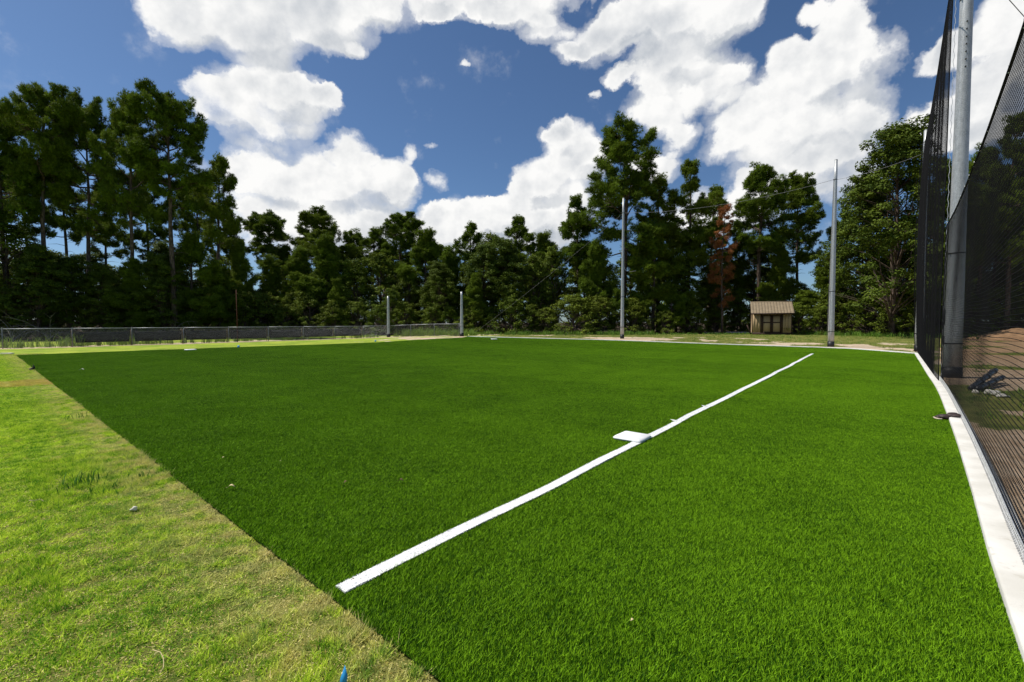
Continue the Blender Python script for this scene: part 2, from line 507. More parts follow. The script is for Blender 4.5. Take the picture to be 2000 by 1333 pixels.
def seg_dist(path, x, y):
    x = np.asarray(x, float); y = np.asarray(y, float)
    best = np.full(x.shape, 1e9)
    for i in range(len(path) - 1):
        ax, ay = path[i][0], path[i][1]; bx, by = path[i + 1][0], path[i + 1][1]
        dx, dy = bx - ax, by - ay
        L = dx * dx + dy * dy + 1e-12
        t = np.clip(((x - ax) * dx + (y - ay) * dy) / L, 0, 1)
        best = np.minimum(best, np.hypot(x - ax - t * dx, y - ay - t * dy))
    return best

# fence of posts ten feet apart
F0 = at(142, 30.0)
FP = [Vector((F0.x + 1.97 * n, F0.y + 2.36 * n, 0)) for n in range(-2, 9)]
C0 = FP[-1]
FQ = [Vector((C0.x + 2.69 * n, C0.y - 1.45 * n, 0)) for n in range(0, 4)]
for p in FP + FQ: p.z = float(H(p.x, p.y))

# value noise for the ground masks
def vnoise(x, y, s, seed):
    rs = np.random.RandomState(seed)
    tab = rs.rand(256, 256)
    x = np.asarray(x) / s; y = np.asarray(y) / s
    xi = np.floor(x).astype(int); yi = np.floor(y).astype(int)
    fx = x - xi; fy = y - yi
    fx = fx * fx * (3 - 2 * fx); fy = fy * fy * (3 - 2 * fy)
    g = lambda a, b: tab[a % 256, b % 256]
    return (g(xi, yi) * (1 - fx) + g(xi + 1, yi) * fx) * (1 - fy) + (g(xi, yi + 1) * (1 - fx) + g(xi + 1, yi + 1) * fx) * fy

def fbm(x, y, s, seed):
    return 0.55 * vnoise(x, y, s, seed) + 0.28 * vnoise(x, y, s / 2.1, seed + 1) + 0.17 * vnoise(x, y, s / 4.3, seed + 2)

# ------------------------------------------------------------------ ground
fence_line = [(p.x, p.y) for p in FP] + [(p.x, p.y) for p in FQ[1:]]
WOODS = [(-75, 22), (-46, 32), (-32, 47), (-22, 58), (-9, 57), (2, 53), (14, 52.5), (24, 53.5), (33, 53), (36, 45), (44, 38.5), (60, 33), (120, 20), (160, 160), (-160, 160), (-160, 20)]

def ground_masks(x, y):
    sd = seg_dist(fence_line, x, y)
    kf = seg_dist(KF, x, y)
    kr = seg_dist(KR, x, y)
    n = fbm(x, y, 2.6, 3)
    outside = ~inside(turf_poly, x, y)
    behind = inside(np.array(fence_line + [(-5, 90), (-120, 90), (-120, fence_line[0][1] - 30)]), x, y)
    dirt = ss(1.35, 0.4, sd + (n - 0.5) * 1.6) * np.where(behind, 1.0, 0.8)
    dirt = np.maximum(dirt, ss(3.2, 0.7, sd + (n - 0.5) * 3.5) * behind * 0.9)
    # verge past the far kerb: sandy patches in thin grass
    d2 = np.maximum(ss(16, 3.0, kf) * ss(0.52, 0.60, n), ss(2.2, 0.6, kf) * ss(0.40, 0.52, n + 0.1 * ss(34, 44, y)))
    dirt = np.maximum(dirt, np.where(outside & ~behind, d2, 0))
    # worked ground behind the net
    right = (x > 0.93 * y + 0.3) & outside
    n2 = fbm(x, y, 4.5, 11)
    d3 = ss(0.48, 0.54, n2 + 0.35 * (fbm(x, y, 1.3, 91) - 0.5))
    dirt = np.maximum(dirt, np.where(right, d3, 0))
    red = np.where(right, ss(10, 24, y) * 0.5 + 0.4, 0.0)
    w = (inside(np.array(WOODS), x, y) | (y > 64) | (x < -74) | (x > 75)).astype(float)
    return dirt, w, red

def ground_mesh():
    xs = np.concatenate([[-900, -400, -200, -120], np.arange(-70, 70.01, 0.5), [120, 200, 400, 900]])
    ys = np.concatenate([[-900, -300, -100, -40], np.arange(-14, 80.01, 0.5), [100, 150, 300, 900, 2000]])
    X, Y = np.meshgrid(xs, ys)
    x, y = X.ravel(), Y.ravel()
    z = H(x, y) + 0.03 * (fbm(x, y, 3.0, 21) - 0.5) * (~inside(turf_poly, x, y)) * ss(0.0, 1.5, seg_dist([tuple(EB), (TL.x, TL.y)], x, y))
    z = z - 0.012 * inside(turf_poly, x, y)
    nx, ny = len(xs), len(ys)
    i, j = np.meshgrid(np.arange(nx - 1), np.arange(ny - 1))
    b = (j * nx + i).ravel()
    q = np.stack([b, b + 1, b + nx + 1, b + nx], 1)
    mb = MB(); mb.add(np.stack([x, y, z], 1), [q])
    me = mb.mesh('ground')
    dirt, w, red = ground_masks(x, y)
    # soften the wood mask over one grid step
    for nm, val in (('dirt', dirt), ('wood', w), ('red', red)):
        a = me.attributes.new(nm, 'FLOAT', 'POINT'); a.data.foreach_set('value', val.astype(np.float32))
    return me

# colours of the lawn depend on where it is worn
def lawn_colour(N, p):
    a = N.noise(p, 0.55, 4, 0.6)
    b = N.noise(p, 4.0, 5, 0.65)
    c = N.mix(N.mr(a, 0.36, 0.64), (0.20, 0.32, 0.022), (0.42, 0.50, 0.055))
    c = N.mix(N.mr(b, 0.52, 0.70), c, (0.42, 0.34, 0.15))
    return c, a, b
# the dry strip of sod beside the turf corner
DRY = G(62, 748); DRY2 = G(90, 706)
def dry_mask(N, p):
    q = N.vm('SUBTRACT', p, (DRY.x, DRY.y, 0))
    c_, s_ = math.cos(GRID), math.sin(GRID)
    u = N.vm('DOT_PRODUCT', q, (c_, s_, 0)); v = N.vm('DOT_PRODUCT', q, (-s_, c_, 0))
    n = N.m('MULTIPLY', N.m('SUBTRACT', N.noise(p, 1.6, 4, 0.6), 0.5), 1.1)
    m1 = N.m('MULTIPLY', N.mr(N.m('ADD', N.m('ABSOLUTE', u), n), 1.05, 0.75), N.mr(N.m('ADD', N.m('ABSOLUTE', v), n), 2.3, 1.6))
    return m1

def ground_mat(N):
    p = N.pos()
    c, a, b = lawn_colour(N, p)
    c = N.mix(N.m('MULTIPLY', dry_mask(N, p), 0.6), c, (0.46, 0.32, 0.11))
    fine = N.noise(p, 28, 5, 0.7)
    c = N.mix(N.mr(fine, 0.35, 0.6, 0.6, 0.0), c, (0.07, 0.10, 0.015))
    dirt = N.attr('dirt'); wood = N.attr('wood'); red = N.attr('red')
    n = N.noise(p, 3.2, 6, 0.68)
    dcol = N.mix(N.mr(n, 0.3, 0.7), (0.40, 0.29, 0.19), (0.60, 0.49, 0.36))
    dcol = N.mix(N.m('MULTIPLY', red, 0.9), dcol, N.mix(n, (0.26, 0.145, 0.065), (0.48, 0.30, 0.16)))
    vg = N.mix(N.mr(N.noise(p, 1.4, 5, 0.7), 0.35, 0.65), (0.085, 0.11, 0.02), (0.22, 0.21, 0.055))      # rougher verge grass
    dist = N.vm('DOT_PRODUCT', p, (0, 1, 0))
    xx = N.vm('DOT_PRODUCT', p, (1, 0, 0))
    verge = N.mr(N.m('SUBTRACT', xx, N.m('MULTIPLY', dist, 0.08)), -6.5, -4.5)
    c = N.mix(verge, c, vg)
    dm = N.mr(N.m('ADD', dirt, N.m('MULTIPLY', N.m('SUBTRACT', n, 0.5), 1.2)), 0.42, 0.58)
    c = N.mix(dm, c, dcol)
    fl = N.mix(N.noise(p, 2.0, 5), (0.035, 0.025, 0.014), (0.075, 0.052, 0.03))
    c = N.mix(N.mr(N.m('ADD', wood, N.m('MULTIPLY', N.m('SUBTRACT', n, 0.5), 0.8)), 0.3, 0.7), c, fl)
    return pbr(N, c, 0.95, 0.1, 0, N.noise(p, 18, 6, 0.7), 0.7, 0.03)
M['ground'] = mat('ground_soil_and_lawn', ground_mat)
g = link('ground', ground_mesh(), M['ground'], smooth=True)
tag(g, kind='structure')

# ------------------------------------------------------------------ grass in tiles (one object each, many blades)
def blade_tile(size, dens, h, hv, w, lean, leanv, seed, flat=0.0, tintv=0.25, two=False, clump=0.0, nap=0.0):
    rs = np.random.RandomState(seed)
    n = max(3, int(dens * size * size))
    x = (rs.rand(n) - 0.5) * size; y = (rs.rand(n) - 0.5) * size
    hh = np.clip(h * (1 + hv * rs.randn(n)), h * 0.35, h * 2.2)
    if clump: hh = hh * np.clip(1 + clump * (fbm(x + 50, y + 50, 0.11, seed) - 0.5) * 3.2, 0.25, 2.2)
    yaw = rs.rand(n) * 2 * PI
    la = rs.rand(n) * 2 * PI
    ll = np.abs(lean + leanv * rs.randn(n)) * hh
    isflat = rs.rand(n) < flat
    hh = np.where(isflat, hh * 0.3, hh); ll = np.where(isflat, ll + h * 0.9, ll)
    ww = w * (0.7 + 0.6 * rs.rand(n)) / 2
    cx, sx = np.cos(yaw) * ww, np.sin(yaw) * ww
    tx, ty = x + np.cos(la) * ll, y + np.sin(la) * ll - nap * hh       # nap: the pile lies a little along the foul line
    tint = 1 + tintv * rs.randn(n)
    tint = np.where(isflat, tint + 10, tint)          # straw
    v0 = np.stack([x - cx, y - sx, np.zeros(n)], 1); v1 = np.stack([x + cx, y + sx, np.zeros(n)], 1)
    v2 = np.stack([tx, ty, hh], 1)
    if two:
        mx, my = x + np.cos(la) * ll * 0.35, y + np.sin(la) * ll * 0.35
        m0 = np.stack([mx - cx * 0.8, my - sx * 0.8, hh * 0.62], 1); m1 = np.stack([mx + cx * 0.8, my + sx * 0.8, hh * 0.62], 1)
        V = np.stack([v0, v1, m1, m0, v2], 1).reshape(-1, 3)
        b = np.arange(n) * 5
        F = np.concatenate([np.stack([b, b + 1, b + 2], 1), np.stack([b, b + 2, b + 3], 1), np.stack([b + 3, b + 2, b + 4], 1)])
        return V, F, np.repeat(tint, 5)
    V = np.stack([v0, v1, v2], 1).reshape(-1, 3)
    return V, np.arange(3 * n).reshape(-1, 3), np.repeat(tint, 3)

def quadtree(test, region, size, minsize, origin, ang):
    """tiles wholly inside; test(x, y) -> bool array. Aligned with the seam."""
    c_, s_ = math.cos(ang), math.sin(ang)
    u0, u1, v0, v1 = region
    us = np.arange(u0, u1, size) + size / 2; vs = np.arange(v0, v1, size) + size / 2
    U, V = [a.ravel() for a in np.meshgrid(us, vs)]
    levels = []
    s = size
    lv = 0
    kk = np.linspace(-0.5, 0.5, 5)
    ou, ov = [a.ravel() for a in np.meshgrid(kk, kk)]
    while True:
        uu = U[:, None] + ou[None] * s * 0.999; vv = V[:, None] + ov[None] * s * 0.999
        x = origin[0] + uu * c_ - vv * s_; y = origin[1] + uu * s_ + vv * c_
        ins = test(x, y)
        full = ins.all(1); some = ins.any(1) & ~full
        last = s / 2 < minsize - 1e-9
        if last: full = ins[:, 12]
        x0 = origin[0] + U * c_ - V * s_; y0 = origin[1] + U * s_ + V * c_
        levels.append((s, x0[full], y0[full]))
        if last: break
        U, V = U[some], V[some]
        q = s / 4
        U = np.concatenate([U - q, U + q, U - q, U + q]); V = np.concatenate([V - q, V - q, V + q, V + q])
        s /= 2
        lv += 1
    return levels

def scatter(name, levels, tilef, material, zoff, ang, zs=(0.85, 1.2), seed=1, zfun=None, spin=True):
    rs = np.random.RandomState(seed)
    vs, fs, lv, rot, sc, ti = [], [], [], [], [], []
    nv = 0
    for L, (s, x, y) in enumerate(levels):
        V, F, t = tilef(s, L)
        vs.append(V); fs.append(F + nv); nv += len(V)
        lv.append(np.full(len(V), 100 + L)); rot.append(np.zeros(len(V))); sc.append(np.ones(len(V))); ti.append(t)
    for L, (s, x, y) in enumerate(levels):
        n = len(x)
        vs.append(np.stack([x, y, H(x, y) + zoff], 1)); nv += n
        lv.append(np.full(n, L)); rot.append(ang + (rs.randint(0, 4, n) * PI / 2 if spin else np.zeros(n)))
        k = zs[0] + (zs[1] - zs[0]) * rs.rand(n)
        if zfun is not None: k = k * zfun(x, y)
        sc.append(k); ti.append(np.ones(n))
    mb = MB(); mb.v = vs; mb.f = fs; mb.a = ti
    me = mb.mesh(name)
    for nm, arr, ty in (('level', lv, 'INT'), ('turn', rot, 'FLOAT'), ('tall', sc, 'FLOAT')):
        a = me.attributes.new(nm, ty, 'POINT')
        a.data.foreach_set('value', np.concatenate(arr).astype(np.int32 if ty == 'INT' else np.float32))
    o = link(name, me, material)
    ng = bpy.data.node_groups.new(name + '_tiles', 'GeometryNodeTree')
    ng.interface.new_socket('Geometry', in_out='INPUT', socket_type='NodeSocketGeometry')
    ng.interface.new_socket('Geometry', in_out='OUTPUT', socket_type='NodeSocketGeometry')
    N = NT(ng)
    gi = N.n('NodeGroupInput'); go = N.n('NodeGroupOutput'); jn = N.n('GeometryNodeJoinGeometry')
    def named(nm, ty):
        nd = N.n('GeometryNodeInputNamedAttribute', data_type=ty); nd.inputs['Name'].default_value = nm
        return nd.outputs['Attribute']
    def sel(k):
        c = N.n('FunctionNodeCompare', data_type='INT', operation='EQUAL')
        N.link(named('level', 'INT'), c.inputs[2]); c.inputs[3].default_value = k
        s = N.n('GeometryNodeSeparateGeometry', domain='POINT')
        N.link(gi.outputs[0], s.inputs[0]); N.link(c.outputs[0], s.inputs[1])
        return s.outputs[0]
    for L in range(len(levels)):
        ip = N.n('GeometryNodeInstanceOnPoints')
        N.link(sel(L), ip.inputs['Points']); N.link(sel(100 + L), ip.inputs['Instance'])
        cx = N.n('ShaderNodeCombineXYZ'); N.link(named('turn', 'FLOAT'), cx.inputs[2]); N.link(cx.outputs[0], ip.inputs['Rotation'])
        cs = N.n('ShaderNodeCombineXYZ'); cs.inputs[0].default_value = 1; cs.inputs[1].default_value = 1
        N.link(named('tall', 'FLOAT'), cs.inputs[2]); N.link(cs.outputs[0], ip.inputs['Scale'])
        N.link(ip.outputs[0], jn.inputs[0])
    N.link(jn.outputs[0], go.inputs[0])
    md = o.modifiers.new('tiles', 'NODES'); md.node_group = ng
    return o

# foul line: an inlaid strip of white pile, a little wavering
line_px = [(664, 1158), (800, 1090), (960, 1011), (1090, 946), (1240, 871), (1330, 824), (1420, 779), (1510, 733), (1587, 692.5)]
LINE = smooth_path([G(*p) for p in line_px], 0.12)
rs = np.random.RandomState(5)
wob = np.interp(np.arange(len(LINE)), np.arange(0, len(LINE), 9), rs.randn(len(np.arange(0, len(LINE), 9))) * 0.008)
LINE = np.column_stack([offset_path(LINE, 0)[:, 0] + wob, LINE[:, 1] - wob, LINE[:, 2]])
LW = 0.052
ltan = np.gradient(LINE[:, :2], axis=0); ltan /= np.linalg.norm(ltan, axis=1)[:, None]
lnrm = np.stack([ltan[:, 1], -ltan[:, 0]], 1)
line_poly = np.concatenate([LINE[:, :2] + lnrm * LW, (LINE[:, :2] - lnrm * LW)[::-1]])

TURF_Z = 0.014
def turf_sheet():
    # bed of the turf, triangulated in strips along the seam
    import mathutils
    pts = [Vector((p[0], p[1], 0)) for p in turf_poly]
    tri = mathutils.geometry.tessellate_polygon([pts])
    mb = MB()
    mb.add(np.column_stack([turf_poly, H(turf_poly[:, 0], turf_poly[:, 1]) + TURF_Z]), [np.array(tri)])
    return mb
def turf_colour(N, tint):
    p = N.pos()
    st = N.vm('DOT_PRODUCT', p, (0, 1, 0))
    a = N.noise(p, 0.9, 5, 0.6)
    b = N.noise(p, 9.0, 3, 0.6)
    k = N.m('ADD', N.m('MULTIPLY', N.m('SUBTRACT', a, 0.5), 0.9), N.m('MULTIPLY', N.m('SUBTRACT', b, 0.5), 0.9))
    k = N.m('ADD', k, N.m('MULTIPLY', N.m('SUBTRACT', tint, 1.0), 0.9))
    k = N.m('ADD', k, N.m('MULTIPLY', N.m('SUBTRACT', N.noise(p, 48.0, 2, 0.5), 0.5), 1.9))
    # rolls about fifteen feet wide lie along the seam; every other one is tinted lighter, nap sheen put into the colour
    v = N.vm('DOT_PRODUCT', N.vm('SUBTRACT', p, (EB.x, EB.y, 0)), (edir.y, -edir.x, 0))
    v = N.m('ADD', N.m('DIVIDE', v, 4.57), N.m('MULTIPLY', N.m('SUBTRACT', a, 0.5), 0.25))
    roll = N.mr(N.m('SINE', N.m('MULTIPLY', v, PI)), -0.12, 0.12)
    k = N.m('ADD', k, N.m('MULTIPLY', N.m('SUBTRACT', roll, 0.5), 0.13))
    k = N.m('ADD', k, 0.5, clamp=True)
    return N.mix(k, (0.014, 0.064, 0.002), (0.205, 0.405, 0.010))
def turf_mat(N):
    c = turf_colour(N, N.attr('tint'))
    pz = pbr(N, c, 0.55, 0.05)
    tr = N.n('ShaderNodeBsdfTranslucent'); N.link(c, tr.inputs[0])
    mx = N.n('ShaderNodeMixShader'); mx.inputs[0].default_value = 0.12
    N.link(pz, mx.inputs[1]); N.link(tr.outputs[0], mx.inputs[2])
    return mx.outputs[0]
M['turf'] = mat('green_turf_pile', turf_mat)
M['turf_bed'] = simple('turf_backing', (0.016, 0.045, 0.004), 0.95, 0.05, 0, 0.2, 40)
tb = turf_sheet().build('turf_field', M['turf_bed'])
tag(tb, kind='structure')

BASE1 = G(1236, 859); bdir = math.atan2(ltan[40][1], ltan[40][0])
la_, lb_ = LINE[0, :2], LINE[-1, :2]
lch = (lb_ - la_) / np.linalg.norm(lb_ - la_)
lu = (LINE[:, :2] - la_) @ lch; lv_ = (LINE[:, :2] - la_) @ np.array((lch[1], -lch[0]))
def in_line(x, y):
    u = (x - la_[0]) * lch[0] + (y - la_[1]) * lch[1]; v = (x - la_[0]) * lch[1] - (y - la_[1]) * lch[0]
    return (u > 0) & (u < lu[-1]) & (np.abs(v - np.interp(u, lu, lv_)) < LW)
def turf_test(x, y):
    return inside(turf_poly, x, y) & ~in_line(x, y)
reg = (0.0, 34.0, -40.0, 0.0)
turf_len = (Vector((TL.x, TL.y)) - EB).length
lev = quadtree(turf_test, (0.0, math.ceil(turf_len) + 30.0, -52.0, 0.0), 1.0, 0.03, EB, GRID)
# tiny tiles only matter close by; far from the camera stop at a coarser size
lev2 = []
for (s, x, y) in lev:
    dd = np.hypot(x, y)
    keep = (s >= 0.12) | (dd < 14) | ((s >= 0.06) & (dd < 26))
    front = y > -1.5
    keep &= front
    x, y = x[keep], y[keep]
    parts = 6 if s < 0.2 else (4 if s < 0.9 else 2)                   # several different tiles of each size, dealt out at random
    who = np.random.RandomState(int(s * 1000)).randint(0, parts, len(x))
    for w_ in range(parts): lev2.append((s, x[who == w_], y[who == w_]))
def turf_tile(s, L):
    return blade_tile(s, 46000, 0.0155, 0.38, 0.0042, 0.65, 0.55, 40 + L, tintv=0.60, nap=0.38)
tg = scatter('turf_grass', lev2, turf_tile, M['turf'], TURF_Z, GRID, (0.9, 1.12), 3, spin=False)
tag(tg, 'short dense bright green pile of the artificial turf field', 'turf', kind='stuff')

# lawn: rougher, yellower, with straw
def lawn_mat(N):
    t = N.attr('tint')
    p = N.pos()
    c, a, b = lawn_colour(N, p)
    straw = N.mr(t, 5.0, 6.0)
    sn = (-edir.y, edir.x, 0)                                       # distance from the seam, into the lawn
    sd = N.vm('DOT_PRODUCT', N.vm('SUBTRACT', p, (EB.x, EB.y, 0)), sn)
    worn = N.m('MULTIPLY', N.mr(N.m('ADD', sd, N.m('MULTIPLY', N.noise(p, 3.0, 4, 0.6), 0.6)), 0.25, 1.1, 1.0, 0.0), N.mr(N.noise(p, 5.0, 3, 0.6), 0.38, 0.58))
    m = N.noise(p, 7.0, 4, 0.62)
    k = N.m('ADD', N.m('MULTIPLY', N.m('SUBTRACT', N.m('MODULO', t, 10.0), 1.0), 0.9), N.m('ADD', 0.5, N.m('MULTIPLY', N.m('SUBTRACT', m, 0.5), 2.6)))
    k = N.m('ADD', k, N.m('MULTIPLY', N.m('SUBTRACT', a, 0.5), 1.2), clamp=True)
    gcol = N.mix(k, (0.085, 0.27, 0.010), (0.70, 0.86, 0.07))
    gcol = N.mix(N.mr(b, 0.56, 0.70, 0.0, 0.6), gcol, (0.76, 0.64, 0.20))
    gcol = N.mix(N.m('MULTIPLY', worn, 0.7), gcol, (0.80, 0.65, 0.30))
    scol = N.mix(k, (0.56, 0.46, 0.13), (0.92, 0.80, 0.38))
    c = N.mix(straw, gcol, scol)
    c = N.mix(N.m('MULTIPLY', dry_mask(N, p), 0.6), c, (0.66, 0.46, 0.14))
    pz = pbr(N, c, 0.6, 0.08)
    tr = N.n('ShaderNodeBsdfTranslucent'); N.link(c, tr.inputs[0])
    mx = N.n('ShaderNodeMixShader'); mx.inputs[0].default_value = 0.28
    N.link(pz, mx.inputs[1]); N.link(tr.outputs[0], mx.inputs[2])
    return mx.outputs[0]
M['lawn'] = mat('lawn_blades', lawn_mat)
fpoly = np.array([(p.x, p.y) for p in FP])
def lawn_test(x, y):
    r = (~inside(turf_poly, x, y)) & (y > -1.2) & (x > -33) & (np.hypot(x, y) < 34)
    r &= x < (0.93 * y + 0.3)
    # this side of the fence
    side = (x - FP[0].x) * 2.36 - (y - FP[0].y) * 1.97
    return r & (side > 0.5)
llev = quadtree(lawn_test, (0.0, 40.0, -1.0, 30.0), 1.0, 0.06, EB, GRID)
llev = [(s, x, y) for (s, x, y) in llev]
def lawn_tile(s, L):
    return blade_tile(s, 22000, 0.016, 0.38, 0.0056, 0.85, 0.5, 80 + L, flat=0.12, tintv=0.40, clump=1.0)
lg = scatter('lawn_grass', llev, lawn_tile, M['lawn'], 0.0, GRID, (0.7, 1.35), 9, zfun=lambda x, y: 0.65 + 0.7 * fbm(x, y, 0.7, 55))
tag(lg, 'patchy yellow-green mown lawn beside the turf field', 'grass', kind='stuff')

# white pile of the foul line
def foul_line():
    n = int(52000 * (len(LINE) - 1) * 0.12 * LW * 2)
    rs = np.random.RandomState(12)
    i = rs.rand(n) * (len(LINE) - 1.001); k = i.astype(int); f = i - k
    P = LINE[k] * (1 - f)[:, None] + LINE[k + 1] * f[:, None]
    o = np.clip((rs.rand(n) * 2 - 1) * (LW + 0.004), -LW - 0.003, LW + 0.003)
    x = P[:, 0] + lnrm[k, 0] * o; y = P[:, 1] + lnrm[k, 1] * o
    z = H(x, y) + TURF_Z + 0.0095 + 0.0075 * ss(2.6, 5.5, y)
    hh = 0.0062 * (1 + 0.25 * rs.randn(n)); yaw = rs.rand(n) * 2 * PI; la = rs.rand(n) * 2 * PI
    ll = 0.004 + 0.006 * rs.rand(n)
    ww = 0.0036
    v0 = np.stack([x - np.cos(yaw) * ww, y - np.sin(yaw) * ww, z], 1); v1 = np.stack([x + np.cos(yaw) * ww, y + np.sin(yaw) * ww, z], 1)
    v2 = np.stack([x + np.cos(la) * ll, y + np.sin(la) * ll, z + hh], 1)
    mb = MB()
    mb.add(np.stack([v0, v1, v2], 1).reshape(-1, 3), [np.arange(3 * n).reshape(-1, 3)])
    # bed and the matted tops between the tufts
    m = len(LINE)
    for (zz, wv) in ((TURF_Z + 0.004, np.full((m, 1), LW)), (TURF_Z + 0.0125 + 0.0075 * ss(2.6, 5.5, LINE[:, 1]), LW + 0.0035 * rs.randn(m, 1))):
        a = np.column_stack([LINE[:, :2] + lnrm * wv, H(LINE[:, 0], LINE[:, 1]) + zz]); b = np.column_stack([LINE[:, :2] - lnrm * wv, H(LINE[:, 0], LINE[:, 1]) + zz])
        q = np.arange(m - 1)
        mb.add(np.concatenate([a, b]), [np.stack([q, q + 1, q + 1 + m, q + m], 1)])
    # stray fibres where the strip was stitched: two short tails on the left side
    return mb
M['white_pile'] = simple('white_turf_pile', (0.88, 0.88, 0.86), 0.7, 0.2, 0, 0.05, 12, 0.1)
fl = foul_line()
for (px, py, dx) in ((1312, 823, -18), (1372, 795, -14)):
    a = G(px + 14, py + 3); b = G(px + dx * 0.2, py); c = G(px + dx * 0.2 + 6, py + 3)
    zz = Vector((0, 0, 0.034))
    fl.add([a + zz, b + zz, c + zz], [np.array([[0, 1, 2]])])
fo = fl.build('foul_line', M['white_pile'])
tag(fo, 'long white foul line inlaid across the green turf', 'foul line')

# ------------------------------------------------------------------ kerb
def kerb():
    prof = [(0.0, -0.06), (0.0, 0.058), (0.004, 0.068), (0.014, 0.073), (0.21, 0.073), (0.221, 0.068), (0.225, 0.058), (0.225, -0.06)]
    mb = MB()
    for P in (KR, KF):
        closed = []
        n = len(P)
        V = []
        for (d, z) in prof:
            q = offset_path(P, d) if P is KR else offset_path(P, -0.0 + d)
            q[:, 2] = H(P[:, 0], P[:, 1]) + z
            V.append(q)
        V = np.stack(V, 1)                                        # n, 8, 3
        if P is KF: V[..., 2] -= 0.003
        k = len(prof)
        i = np.arange(n - 1)[:, None] * k; j = np.arange(k - 1)[None, :]
        q = np.stack([i + j, i + j + 1, i + k + j + 1, i + k + j], -1).reshape(-1, 4)
        mb.add(V.reshape(-1, 3), [q, np.arange(k)[None, :], (np.arange(k) + (n - 1) * k)[None, ::-1]])
    return mb
ko = kerb().build('kerb', M['concrete'], smooth=False)
tag(ko, kind='structure')
# ------------------------------------------------------------------ bases
def base(px, py, side, label, rot=None, th=0.056):
    c = G(px, py)
    o = MB().box((0, 0, th / 2), (side, side, th), 0, 0.022).build('base', M['whitebase'])
    o.location = (c.x, c.y, c.z + TURF_Z + 0.004)
    o.rotation_euler = (0, 0, bdir if rot is None else rot)
    tag(o, label, 'base', 'white bases on the turf')
    return o
bo = base(1236, 861, 0.40, 'white base touching the foul line in the middle of the turf')
# set the base's outer side on the outer side of the line
bq = LINE[np.argmin(np.hypot(LINE[:, 0] - BASE1.x, LINE[:, 1] - BASE1.y))]
bt = Vector((math.cos(bdir), math.sin(bdir)))
bl = Vector((-bt.y, bt.x))
bo.location.x = bq[0] + bl.x * (0.2 - LW - 0.006); bo.location.y = bq[1] + bl.y * (0.2 - LW - 0.006)
base(372, 685, 0.50, 'white base near the left edge of the turf, before the chain-link fence')
base(965, 663.6, 0.46, 'small distant white base near the far kerb', R(20))

# ------------------------------------------------------------------ poles
def pole(name, loc, h, r0, r1, label, group, collar=0.35, bolts=0, hook=False):
    e = empty(name, loc)
    tag(e, label, 'pole', group)
    mb = MB()
    k = 10
    mb.tube([(0, 0, h * i / k) for i in range(k + 1)], [r0 + (r1 - r0) * i / k for i in range(k + 1)], 20)
    mb.build('shaft', M['galv'], e, smooth=False).data.polygons.foreach_set('use_smooth', [True] * (20 * k) + [False, False])
    c = MB(); c.tube([(0, 0, -0.05), (0, 0, collar)], r0 + 0.016, 20); c.build('base_collar', M['dark'], e)
    cp = MB(); cp.tube([(0, 0, h), (0, 0, h + 0.03)], [r1 + 0.008, r1 * 0.8], 16); cp.build('cap', M['galv'], e)
    for z in (1.0, h * 0.30, h - 1.25):                               # clamp bands for the net lines
        rr = r0 + (r1 - r0) * z / h
        cl = MB()
        cl.tube([(0, 0, z - 0.02), (0, 0, z + 0.02)], rr + 0.008, 16)
        cl.box((-rr - 0.03, -0.01, z), (0.06, 0.03, 0.035))
        cl.build('clamp_band', M['dark'] if h > 6 else M['wire'], e)
    for i in range(bolts):
        z = h - 1.45 - i * 0.17 if h > 14 else 8.9 + i * 0.21
        rr = r0 + (r1 - r0) * z / h
        a = R(235)
        b = MB(); b.tube([(math.cos(a) * (rr - 0.01), math.sin(a) * (rr - 0.01), z), (math.cos(a) * (rr + 0.03), math.sin(a) * (rr + 0.03), z)], 0.018, 6); b.build('bolt', M['dark'], e)
    if hook:
        z = 5.9; rr = r0 + (r1 - r0) * z / h
        b = MB(); b.tube([(rr - 0.02, -0.05, z + 0.35), (rr + 0.05, -0.05, z + 0.1), (rr + 0.2, -0.05, z - 0.05), (rr + 0.55, -0.06, z - 0.1), (rr + 1.0, -0.06, z - 0.02)], 0.022, 6)
        b.build('hanging_cable_end', M['strip'], e)
    return e
PA = Vector((13.0, 13.4, 0)); PB = at(1794, 25.3)
PC = at(1622.5, 29.9); PD = at(1215, 39.7)
PE = at(902, 44.6); PF = at(759, 48.7)
gp = 'galvanised poles round the field'
pole('net_pole', PA, 12.1, 0.215, 0.135, 'thick galvanised pole rising between the two black nets', gp, 0.3, 7)
pole('net_pole', PB, 12.1, 0.19, 0.11, 'galvanised pole behind the far end of the tall black net', gp)
pole('net_pole', PC, 12.1, 0.178, 0.088, 'tall grey pole at the kerb, next to the shed', gp)
pole('net_pole', PD, 12.1, 0.160, 0.080, 'tall grey pole at the kerb in front of the tallest pine', gp, hook=True)
pole('short_pole', PE, 4.35, 0.175, 0.105, 'short thick grey pole at the end of the fence where the kerb starts', gp)
pole('short_pole', PF, 4.35, 0.175, 0.11, 'short thick grey pole at the corner of the chain-link fence', gp)

